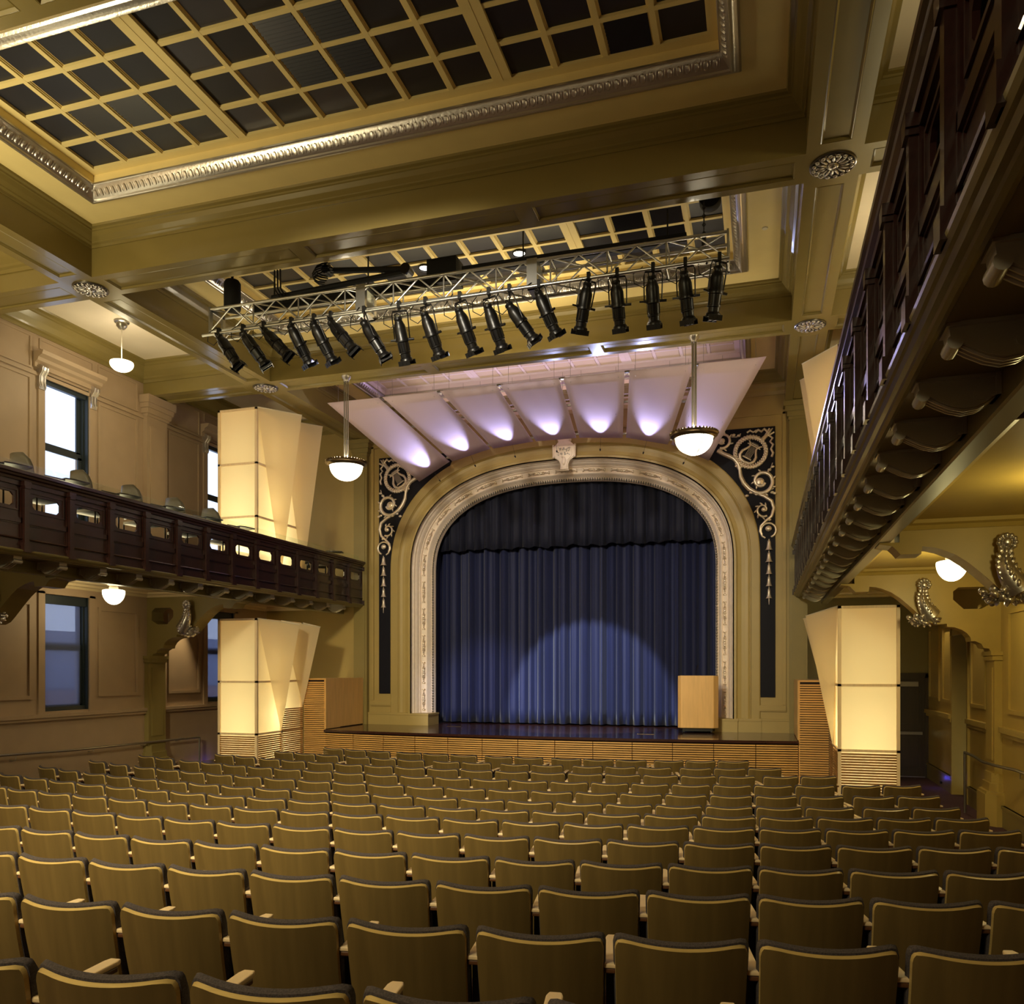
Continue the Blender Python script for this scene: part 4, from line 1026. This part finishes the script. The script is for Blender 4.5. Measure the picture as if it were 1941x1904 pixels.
for x in (XA, XA + (XB - XA) / 3, XA + 2 * (XB - XA) / 3, XB):
    mb = MB(); wd = .012 if x in (XA, XB) else .07
    for (p, q) in ((ya - .02, za - .02), (yb - .05, za - .02)): mb.box(x - wd, x + wd, p, p + .07, za - .03, zb + .03)
    mb.box(x - wd, x + wd, ya, yb, za - .03, za + .03); mb.box(x - wd, x + wd, ya, yb, zb - .03, zb + .03)
    mb.build('joint_plate', 'alu', t)
mb = MB(); mb.tube([(XA - .05, 10.36, 7.40), (XB + .02, 10.36, 7.46)], .024, 8)
mb.build('lamp_pipe', 'alu', t, smooth=60)
for x in [XA + .2 + i * 1.18 for i in range(7)]:
    MB().tube([(x, 10.36, 7.42), (x, ya, za)], .014, 6).build('pipe_arm', 'black', t)
# hoists, chains, cable arm and black raceways above the truss
h = thing('chain_hoist', 'black round chain hoist and chain at the right end of the truss', 'chain hoist', (-.70, 10.9, 8.3), None)
MB().lathe([(.001, -.07), (.13, -.07), (.14, -.05), (.14, .05), (.13, .07), (.001, .07)], (-.64, 10.9, 8.50), 22, 'y').build('motor', 'black_matte', h, smooth=40)
mb = MB()
for i in range(9): mb.lathe([(.016, -.008), (.024, 0), (.016, .008)], (-.71, 10.78, 8.40 - i * .055), 8, 'y') if i % 2 else mb.ell((-.71, 10.78, 8.40 - i * .055), (.01, .02, .03), 6, 4)
mb.tube([(-.71, 10.78, 8.42), (-.71, 10.78, 7.85)], .008, 6)
mb.build('chain', 'black', h); MB().tube([(-.71, 10.78, 7.98), (-.71, 10.78, 7.84)], .03, 8).build('hook_block', 'black', h)
h = thing('cable_drum', 'black cylindrical motor standing above the left end of the truss', 'motor', (-7.80, 10.95, 7.9), None)
MB().lathe([(.001, 0), (.12, 0), (.125, .03), (.125, .40), (.10, .44), (.001, .44)], (-7.72, 10.72, 7.90), 20).build('body', 'black_matte', h, smooth=40)
MB().tube([(-7.72, 10.72, 8.34), (-7.72, 10.72, 8.62)], .02, 8).build('hanger', 'black_matte', h)
h = thing('screen_housing', 'long black projection screen housing above the truss', 'screen housing', (-6, 11.1, 7.95), None)
mb = MB(); mb.tube([(-7.5, 11.0, 8.02), (-4.45, 11.0, 8.06)], .07, 12); mb.box(-7.5, -4.45, 10.93, 11.07, 7.92, 7.99); mb.build('tube', 'black_matte', h, smooth=50)
mb = MB(); mb.box(-4.1, -.95, 11.0, 11.1, 8.06, 8.18); mb.build('rail', 'black_matte', h)
mb = MB(); mb.box(-4.6, -4.15, 10.9, 11.2, 7.95, 8.30); mb.build('drive_box', 'black_matte', h)
for x in (-7.2, -5.6, -3.2, -1.2): MB().tube([(x, 11.05, 8.1), (x, 11.05, 8.62)], .012, 6).build('hanger', 'black', h)
h = thing('folding_arm', 'black folding cable arm above the left half of the truss', 'cable arm', (-6.2, 10.9, 8.2), None)
mb = MB(); mb.tube([(-6.25, 11.0, 8.42), (-4.95, 11.0, 8.26)], .045, 8); mb.build('upper_link', 'black_matte', h)
mb = MB(); mb.tube([(-7.2, 11.0, 8.13), (-4.95, 11.0, 8.22)], .045, 8); mb.build('lower_link', 'black_matte', h)
mb = MB(); mb.lathe([(.001, -.08), (.08, -.08), (.08, .08), (.001, .08)], (-4.95, 11.0, 8.24), 14, 'y'); mb.lathe([(.001, -.07), (.07, -.07), (.07, .07), (.001, .07)], (-6.25, 11.0, 8.42), 14, 'y'); mb.build('joint', 'black', h)
for q in range(5):
    MB().tube([(-6.3 + .03 * math.sin(i * .5 + q) + .14 * math.sin(i * .7), 10.95 + .1 * math.cos(i * .7), 8.42 - .02 * i + .03 * q) for i in range(10)], .011, 5).build('cable', 'black', h)
for q in range(3):
    MB().tube([(-7.1 + .05 * q, 10.9, 8.5), (-7.08 + .05 * q, 10.88, 8.2), (-6.95 + .05 * q, 10.86, 8.0)], .012, 5).build('cable', 'black', h)
for i, x in enumerate((-4.89, -3.40)):
    h = thing('ceiling_can', 'small round can light glowing above the %s of the truss' % ('left half' if i == 0 else 'middle'), 'ceiling lamp', (x, 11.53, 8.6), 'can lights in the dark grille')
    MB().lathe([(.10, 0), (.10, .12), (.001, .12)], (x, 11.53, 8.50), 18).build('can', 'black', h)
    MB().lathe([(.001, 0), (.085, 0)], (x, 11.53, 8.515), 18).build('lens', 'lens_glow', h)
h = MB().lathe([(.001, -.012), (.035, -.012), (.04, 0)], (.04, 11.55, ZC), 16).build('smoke_detector', 'white_metal'); tag(h, 'small round white detector on the ceiling right of the truss', 'smoke detector')

FX = [((413, 635), (454, 697)), ((459, 630), (494, 688)), ((498, 624), (550, 679)), ((550, 617), (570, 679)), ((593, 612), (616, 675)), ((625, 609), (673, 667)), ((688, 609), (723, 673)), ((754, 603), (757, 673)), ((804, 594), (821, 662)), ((869, 586), (888, 655)), ((924, 579), (941, 647)), ((963, 576), (1007, 638)), ((1019, 553), (1048, 623)), ((1113, 542), (1095, 613)), ((1167, 533), (1170, 610)), ((1235, 524), (1236, 603)), ((1296, 515), (1303, 598)), ((1361, 508), (1350, 590))]
def unproj(px, py, Y):
    a = (px - PX) / F; b = (HY - py) / F; s_, c_ = math.sin(PSI), math.cos(PSI); rx = a * c_ - s_; ry = a * s_ + c_; tt = Y / ry
    return Vector((rx * tt, Y, E + b * tt))
ORD = ['first', 'second', 'third', 'fourth', 'fifth', 'sixth', 'seventh', 'eighth', 'ninth', 'tenth', 'eleventh', 'twelfth', 'thirteenth', 'fourteenth', 'fifteenth', 'sixteenth', 'seventeenth', 'eighteenth', 'nineteenth', 'twentieth', 'twenty-first', 'twenty-second', 'twenty-third', 'twenty-fourth', 'twenty-fifth']
LFX = .58
def fixture_meshes():      # body along -Z from the yoke pivot at the origin
    b = MB(); b.lathe([(.001, .30), (.05, .295), (.06, .27), (.052, .25), (.062, .22), (.075, .19), (.085, .15), (.085, .02), (.092, .01), (.092, -.02), (.078, -.03), (.074, -.15), (.082, -.155), (.082, -.17), (.072, -.18), (.072, -.23), (.09, -.25), (.094, -.29), (.08, -.29), (.001, -.285)], (0, 0, 0), 16)
    for i in range(8): a = i * math.pi / 4; b.box(.076 * math.cos(a) - .006, .076 * math.cos(a) + .006, .076 * math.sin(a) - .006, .076 * math.sin(a) + .006, -.15, -.03)
    b.tube([(-.035, 0, .28), (-.04, 0, .33), (0, 0, .345), (.04, 0, .33), (.035, 0, .28)], .009, 6)
    y = MB(); y.tube([(-.11, 0, 0), (-.115, 0, .20), (-.10, 0, .23), (.10, 0, .23), (.115, 0, .20), (.11, 0, 0)], .009, 6); y.tube([(-.11, 0, 0), (-.085, 0, 0)], .014, 6); y.tube([(.17, 0, 0), (.085, 0, 0)], .012, 6); y.tube([(-.17, 0, 0), (-.085, 0, 0)], .009, 6)
    h_ = MB()
    for s_ in (-1, 1): h_.box(s_ * .03 - .004, s_ * .03 + .004, -.1, .1, -.33, -.29)
    h_.tube([(-.1, 0, -.285), (.1, 0, -.285)], .012, 4)
    for s_ in (-1, 1): h_.box(-.09, .09, s_ * .09 - .004, s_ * .09 + .004, -.335, -.27)
    c_ = MB(); c_.tube([(0, 0, -.02), (0, 0, .10)], .014, 6); c_.box(-.022, .022, -.03, .03, .03, .13)
    return b, y, h_, c_
bm_, ym_, hm_, cm_ = fixture_meshes(); protos = None
for i, ((x1, y1), (x2, y2)) in enumerate(FX):
    Pt = unproj(x1, y1, 10.36); Pb = unproj(x2, y2, 10.36); d = (Pb - Pt)
    Lv = d.length; 
    # lamps also lean towards or away from the stage so that their real length is constant
    lean = math.sqrt(max(0, .60 ** 2 - min(Lv, .6) ** 2)); sgn = 1 if i not in (13, 17) else .6
    Pb = Pb + Vector((0, lean * sgn * .8, 0)); d = (Pt - Pb).normalized(); ctr = Pt.lerp(Pb, .5)
    top = Vector((Pt.x + .02, 10.36, 7.40 + .06 * (Pt.x - XA) / (XB - XA)))
    t = thing('stage_spotlight', 'black ellipsoidal stage spotlight, %s from the left under the truss' % ORD[i], 'stage light', tuple(top), 'stage spotlights under the truss')
    rot = d.to_track_quat('Z', 'Y').to_euler()
    if protos is None:
        protos = [bm_.build('barrel', 'black', t, smooth=40, world=False), hm_.build('shutter_end', 'black', t, world=False), ym_.build('yoke', 'black', t, smooth=60, world=False), cm_.build('pipe_clamp', 'black', t, world=False)]
        obs = protos
    else:
        obs = [p.copy() for p in protos]
        for o in obs: C.objects.link(o); o.parent = t
    for o in obs[:2]: o.location = ctr - top; o.rotation_euler = rot
    yaw = math.atan2(d.y, d.x) if abs(d.x) + abs(d.y) > .02 else 0
    obs[2].location = ctr - top; v = top - Vector((0, 0, .04)) - ctr; obs[2].rotation_euler = v.to_track_quat('Z', 'Y').to_euler(); k_ = max(.2, (v.length) / .23); obs[2].scale = (1, 1, min(k_, 1.6))
    obs[3].location = (0, 0, -.06)
    q = ctr + d * .25; m2 = MB(); s_ = -1 if i % 3 else 1
    m2.tube([q, q + Vector((-.10, -.02, -.10)), q + Vector((-.22, .0, -.02)), q + Vector((-.24, .04, .12)), Vector((q.x - .12, 10.44, 7.53))], .006, 5); m2.build('cable', 'black', t)
# ================================================================== DOOR, HANDRAILS
mb = MB(); X0, X1 = 1.95, 3.24; yf = 18.8
mb.box(X0 - .1, X0, yf - .05, yf, .05, 2.32); mb.box(X1, 3.3, yf - .05, yf, .05, 2.32); mb.box(X0 - .1, 3.3, yf - .05, yf, 2.24, 2.34); mb.box(X0, X1, yf - .03, yf, .1, 2.24)
for z0, z1 in ((.35, 1.0), (1.25, 2.1)): bead(mb, 'y', yf - .03, -1, X1 - .62, X1 - .08, z0, z1, .03, .012)
o = struct(mb.build('door_1', 'door'), 'dark brown exit door with a push bar in the right aisle')
MB().box(X1 - .68, X1 - .06, yf - .10, yf - .03, 1.06, 1.12).build('push_bar', 'steel', o)
MB().box(X1 - .50, X1 - .14, yf - .12, yf - .03, 2.06, 2.16).build('door_closer', 'steel', o)
MB().box(X0, X1, yf - .045, yf - .03, .11, .19).build('kick_plate', 'steel', o)
def rail(name, pts, brackets, label, post=None):
    t = thing(name, label, 'handrail', pts[0])
    MB().tube(pts, .021, 10).build('rail', 'steel', t, smooth=60)
    for (x, y, z, wx) in brackets:
        MB().tube([(x, y, z - .02), (x, y, z - .09), ((x + wx) / 2, y, z - .10), (wx, y, z - .10)], .008, 6).build('bracket', 'steel', t)
    if post:
        for p in post: MB().tube([p[0], p[1]], .02, 8).build('post', 'steel', t, smooth=60)
rail('handrail', [(-11.48, 7.0, 1.07), (-11.48, 10.0, 1.06), (-11.48, 11.4, 1.01), (-11.48, 14.78, .97), (-11.48, 14.82, .95)], [(-11.48, y, 1.04, -11.6) for y in (8.6, 10.3, 11.9, 13.2, 14.2)], 'thin metal handrail along the left wall', [((-11.48, 14.8, .97), (-11.48, 14.8, .18))])
rail('handrail', [(3.04, 14.35, 1.12), (3.06, 13.95, 1.11), (3.02, 13.2, 1.10), (3.06, 12.7, 1.10), (3.18, 12.2, 1.10), (3.18, 7.0, 1.12)], [(3.18, y, 1.10, 3.3) for y in (12.0, 10.6, 9.2)], 'bent metal handrail with a post along the right wall', [((3.04, 14.35, 1.12), (3.04, 14.35, .17))])
o = MB().box(3.285, 3.3, 11.62, 11.70, .62, .74).build('wall_outlet', 'wall'); tag(o, 'small outlet plate low on the right wall beside the pilaster', 'outlet')
MB().box(3.282, 3.286, 11.645, 11.675, .65, .71).build('socket', 'white_metal', o)
# small blue lamps added to make the blue glow on the floor
for (x, y, lb, e_) in ((3.24, 17.2, 'right', .5), (-11.5, 15.2, 'left', .7)):
    t = thing('blue_glow_lamp', 'small blue lamp added for the floor glow at the end of the %s aisle' % lb, 'floor light', (x, y, .25))
    MB().box(x - .02, x + .015, y - .03, y + .03, .26, .30).build('housing', 'black', t)
    l = point('blue_floor_glow', (x, y, .4), e_, (.10, .08, 1), .03); l.parent = t; l.location = (-.08 if x > 0 else .08, 0, .12)
spot('violet_spill', (-1.3, 16.2, 7.0), (.6, 7.6, 4.35), 900, 13, (.52, .48, 1), .7, .05)  # unseen spot added for panel light reflected onto the right balcony

# ================================================================== BALCONY CHAIRS
def tablet_chair(i, x, y, yaw, lb):
    t = thing('tablet_chair', lb, 'chair', (x, y, 4.3), 'tablet-arm chairs on the left balcony'); t.rotation_euler = (0, 0, yaw)
    mb = MB(); n = 8; rows = []
    for j in range(7):
        z = .50 + .50 * j / 6; hw = .23 * (1 - .25 * max(0, (j - 4)) / 2 * 1.0); 
        rows.append([(hw * (-1 + 2 * k_ / n), -.20 + .07 * (1 - (2 * k_ / n - 1) ** 2) * -1 - .10 * j / 6, z - (.05 if j == 6 and k_ in (0, n) else 0)) for k_ in range(n + 1)])
    for r_ in rows: mb.v += r_
    for j in range(6):
        for k_ in range(n): a = j * (n + 1) + k_; mb.f.append((a, a + 1, a + n + 2, a + n + 1)); mb.mi.append(0)
    o = mb.build('backrest', 'chair_back', t, smooth=True, world=False); s = o.modifiers.new('thickness', 'SOLIDIFY'); s.thickness = .03
    mb = MB(); mb.prism([(-.22, -.22), (.22, -.22), (.24, .2), (-.24, .2)], .42, .46, 'z'); o = mb.build('seat', 'chair_back', t, world=False)
    mb = MB(); mb.prism([(.02, .22), (.26, .20), (.30, .30), (.28, .56), (.04, .60)], .74, .76, 'z'); mb.build('writing_tablet', 'black', t, world=False)
    for sx in (-1, 1):
        m2 = MB(); m2.tube([(sx * .23, -.2, 0), (sx * .23, -.2, .42)], .012, 6); m2.build('leg', 'black', t, world=False)
        m2 = MB(); m2.tube([(sx * .23, .2, 0), (sx * .23, .2, .42)], .012, 6); m2.build('leg', 'black', t, world=False)
    MB().tube([(.23, -.18, .42), (.25, -.1, .73), (.24, .2, .73)], .012, 6).build('arm_support', 'black', t, world=False)
for i, (y, lb) in enumerate(((7.9, 'first from the left'), (8.85, 'second from the left'), (9.85, 'third from the left'), (10.85, 'fourth from the left'), (11.85, 'fifth from the left'), (12.8, 'sixth, just left of the lantern'))):
    tablet_chair(i, -9.45, y, R(-8), 'grey tablet-arm chair behind the left balcony rail, %s' % lb)
tablet_chair(6, -9.6, 16.4, R(-60), 'grey tablet-arm chair at the stage end of the left balcony')

# ================================================================== AUDITORIUM SEATS
def seat_meshes():
    W, HB = .2575, BH
    n, m = 16, 14; z0 = .34
    def P(s_, v, dz=0):      # s_ -1..1 across, v 0..1 up
        w_ = W * (.955 + .045 * v); x = s_ * w_; z = z0 + (HB - z0) * v
        y = -.055 * (1 - s_ * s_) - .115 * v - .012 * math.sin(v * 3.14)
        return x, y, z
    # outline with rounded top corners
    def grid(inset, dy, top):
        pts = []
        for j in range(m + 1):
            v = 1 - (1 - j / m) ** 1.6
            for i in range(n + 1):
                s_ = -1 + 2 * i / n; x, y, z = P(s_, v)
                x *= (1 - inset * (.35 if inset > 0 else 1) / W); z = z0 + (z - z0) * (HB - inset + top - z0) / (HB - z0)
                # corner rounding
                r = .045; cx = W - inset - r; cz = HB - inset + top - r
                if abs(x) > cx and z > cz:
                    dxx, dzz = abs(x) - cx, z - cz; L_ = math.hypot(dxx, dzz); q = max(dxx, dzz)
                    if L_ > 1e-6: k_ = q / L_; x = math.copysign(cx + dxx * k_, x); z = cz + dzz * k_
                z -= .020 * (1 - s_ * s_) * v
                pts.append((x, y + dy, z))
        return pts
    def shell(mb, back, front):
        b0 = len(mb.v); mb.v += back; f0 = len(mb.v); mb.v += front
        for j in range(m):
            for i in range(n):
                a = j * (n + 1) + i
                mb.f.append((b0 + a, b0 + a + 1, b0 + a + n + 2, b0 + a + n + 1)); mb.mi.append(0)
                mb.f.append((f0 + a + n + 1, f0 + a + n + 2, f0 + a + 1, f0 + a)); mb.mi.append(0)
        rim = [i for i in range(n + 1)] + [j * (n + 1) + n for j in range(1, m + 1)] + [m * (n + 1) + i for i in range(n - 1, -1, -1)] + [j * (n + 1) for j in range(m - 1, 0, -1)]
        return b0, f0, rim
    sh = MB(); b0, f0, rim = shell(sh, grid(.008, 0, 0), grid(0.0, .016, 0))
    for p, q in zip(rim, rim[1:] + rim[:1]): sh.f.append((b0 + p, f0 + p, f0 + q, b0 + q)); sh.mi.append(1)
    cu = MB(); b0, f0, rim = shell(cu, grid(-.003, .017, .006), grid(.022, .075, .0))
    mid = grid(-.007, .042, .010); c0 = len(cu.v); cu.v += mid
    for p, q in zip(rim, rim[1:] + rim[:1]): cu.f.append((b0 + p, c0 + p, c0 + q, b0 + q)); cu.mi.append(0); cu.f.append((c0 + p, f0 + p, f0 + q, c0 + q)); cu.mi.append(0)
    st = MB(); st.prism([(.04, .36), (.13, .38), (.10, .66), (.08, .69), (.04, .68), (.03, .50)], -.235, .235, 'x')
    st.v = [(x, y, z) for x, y, z in st.v]
    su = MB(); su.prism([(.14, .36), (.155, .36), (.125, .68), (.11, .68)], -.22, .22, 'x')
    ar = MB(); ar.prism([(-.027, -.08), (.027, -.08), (.029, .26), (.021, .29), (-.021, .29), (-.029, .26)], .722, .742, 'z')
    ar.m = 1; ar.prism([(-.024, -.075), (.024, -.075), (.025, .27), (-.025, .27)], .700, .722, 'z')
    lg = MB(); lg.box(-.02, .02, 0.0, .20, .30, .70); lg.box(-.018, .018, .04, .14, .02, .32); lg.box(-.03, .03, -.04, .24, 0, .02)
    return sh, cu, st, su, ar, lg
SM = seat_meshes()
ROWS = {
0: [51.5, 339, 662, 1010],
1: [31, 217, 419, 641, 884, 1144, 1416, 1700],
2: [30, 162, 310, 464, 631, 813, 1006, 1210, 1420, 1634, 1858],
3: [38.6, 138, 244, 362, 487, 625, 770, 927, 1088, 1254, 1424, 1595, 1775],
4: [55, 136, 220, 309, 407, 512, 627, 745, 871.5, 1002.5, 1140, 1285, 1428, 1573, 1725, 1874],
5: [17, 74, 138, 206, 280, 358, 441, 528.4, 625, 726, 833, 944.5, 1060, 1180, 1304, 1428, 1553, 1680, 1804],
6: [4, 48, 95.3, 147.6, 202, 260.7, 322.8, 393, 467, 544, 627, 715, 806.6, 904, 1002.5, 1106, 1213, 1321, 1430, 1538, 1651, 1759.5],
7: [78, 116, 162, 205, 252, 303.5, 359, 420, 484, 553, 626, 703.6, 784.5, 868.5, 956.6, 1047.6, 1141.6, 1235, 1329, 1424, 1516.6, 1625, 1718],
8: [174, 212, 257.6, 300, 345, 393, 445.6, 500, 564.5, 630, 696.4, 768, 842.4, 921.3, 1001.7, 1085.4, 1169.2, 1253.7, 1338, 1423, 1507, 1606.5, 1690],
9: [267, 300, 344, 384.6, 425.6, 471.4, 521, 575, 633, 692.5, 757, 823, 893, 965, 1038.6, 1115, 1191, 1266.5, 1344, 1421, 1498, 1586, 1663],
10: [411, 449.5, 495, 535.4, 584, 636.6, 691, 748.4, 808.4, 871, 935.4, 1002.5, 1072, 1142, 1213.7, 1284, 1355, 1438.4, 1509],
11: [524.3, 562, 602.4, 658.3, 705.4, 754.3, 819.5, 874, 946.3, 1004.6, 1081.6, 1142.4, 1204.2, 1282.5, 1346.4, 1410.3],
12: [616.5, 656, 698.4, 753, 802.5, 853.5, 918, 973, 1042.4, 1102.2, 1163, 1235, 1294, 1354]}
def angle_at(px, Rr):
    a = (px - PX) / F; s_, c_ = math.sin(PSI), math.cos(PSI); rx = a * c_ - s_; ry = a * s_ + c_
    # intersect (rx t, ry t) with the circle about (XC, CY), near side
    A = rx * rx + ry * ry; B = -2 * (rx * XC + ry * CY); Cc = XC * XC + CY * CY - Rr * Rr
    tt = (-B - math.sqrt(B * B - 4 * A * Cc)) / (2 * A); x, y = rx * tt, ry * tt
    return math.atan2(x - XC, CY - y)
proto = None
NAMES = [('back_shell', ('shell', 'shell_edge')), ('back_cushion', 'fabric'), ('seat_cushion', 'fabric'), ('seat_shell', 'shell'), ('armrest', ('arm', 'arm_dark')), ('pedestal', 'black')]
rown = {12: 'front row', 11: 'second row from the stage', 10: 'third row from the stage', 9: 'fourth row from the stage', 8: 'fifth row from the stage', 7: 'sixth row from the stage', 6: 'seventh row from the stage', 5: 'eighth row from the stage', 4: 'ninth row from the stage', 3: 'fourth row from the rear', 2: 'third row from the rear', 1: 'second row from the rear', 0: 'rearmost row'}
S0 = .55
for r_, pxs in ROWS.items():
    Rr = CY - FR[r_]; th = [angle_at(p, Rr) for p in pxs]
    if r_ <= 6: th = [th[0] - S0 / Rr] + th      # the seat cut by the left edge of the view
    seats = []
    for i, a in enumerate(th):
        nxt = (th[i + 1] - a) * Rr if i + 1 < len(th) else 9
        gap = nxt > S0 * 1.10
        w_ = S0 if gap else nxt
        seats.append((a + (w_ / 2 - .010) / Rr, w_, gap))
    zf = E - H[r_] - BH
    for i, (a, w_, gap) in enumerate(seats):
        x = XC + Rr * math.sin(a); y = CY - Rr * math.cos(a)
        t = bpy.data.objects.new('auditorium_seat', None); C.objects.link(t); t.location = (x, y + .0, zf + .001); t.rotation_euler = (0, 0, a); t.empty_display_size = .1
        # the top corners of the back, not its base, mark the row line
        t.location.x -= -math.sin(a) * .115 * -1 * -1; t.location.y += math.cos(a) * .115
        t['label'] = 'olive-backed folding seat with charcoal cushion, %s from the left, %s' % (ORD[i], rown[r_]); t['category'] = 'seat'; t['group'] = 'folding seats in curved rows'
        if proto is None:
            proto = []
            for (nm_, mt), mm in zip(NAMES, SM):
                o = mm.build(nm_, mt, t, smooth=(50 if nm_ in ('back_shell', 'back_cushion') else False), world=False); fixn(o); proto.append(o)
                if nm_ in ('seat_cushion', 'armrest'): bv = o.modifiers.new('bevel', 'BEVEL'); bv.width = .006 if nm_ == 'armrest' else .018; bv.segments = 2
                if nm_ in ('armrest', 'pedestal'): o.location.x = -S0 / 2
            obs = proto
        else:
            obs = [o.copy() for o in proto]
            for o in obs: C.objects.link(o); o.parent = t
        for o in obs[:4]: o.scale.x = min(1.03, w_ / S0)
        obs[4].location.x = obs[5].location.x = -w_ / 2 + .002
        if gap:
            for o in proto[4:]:
                c = o.copy(); C.objects.link(c); c.parent = t; c.location.x = w_ / 2 + .0
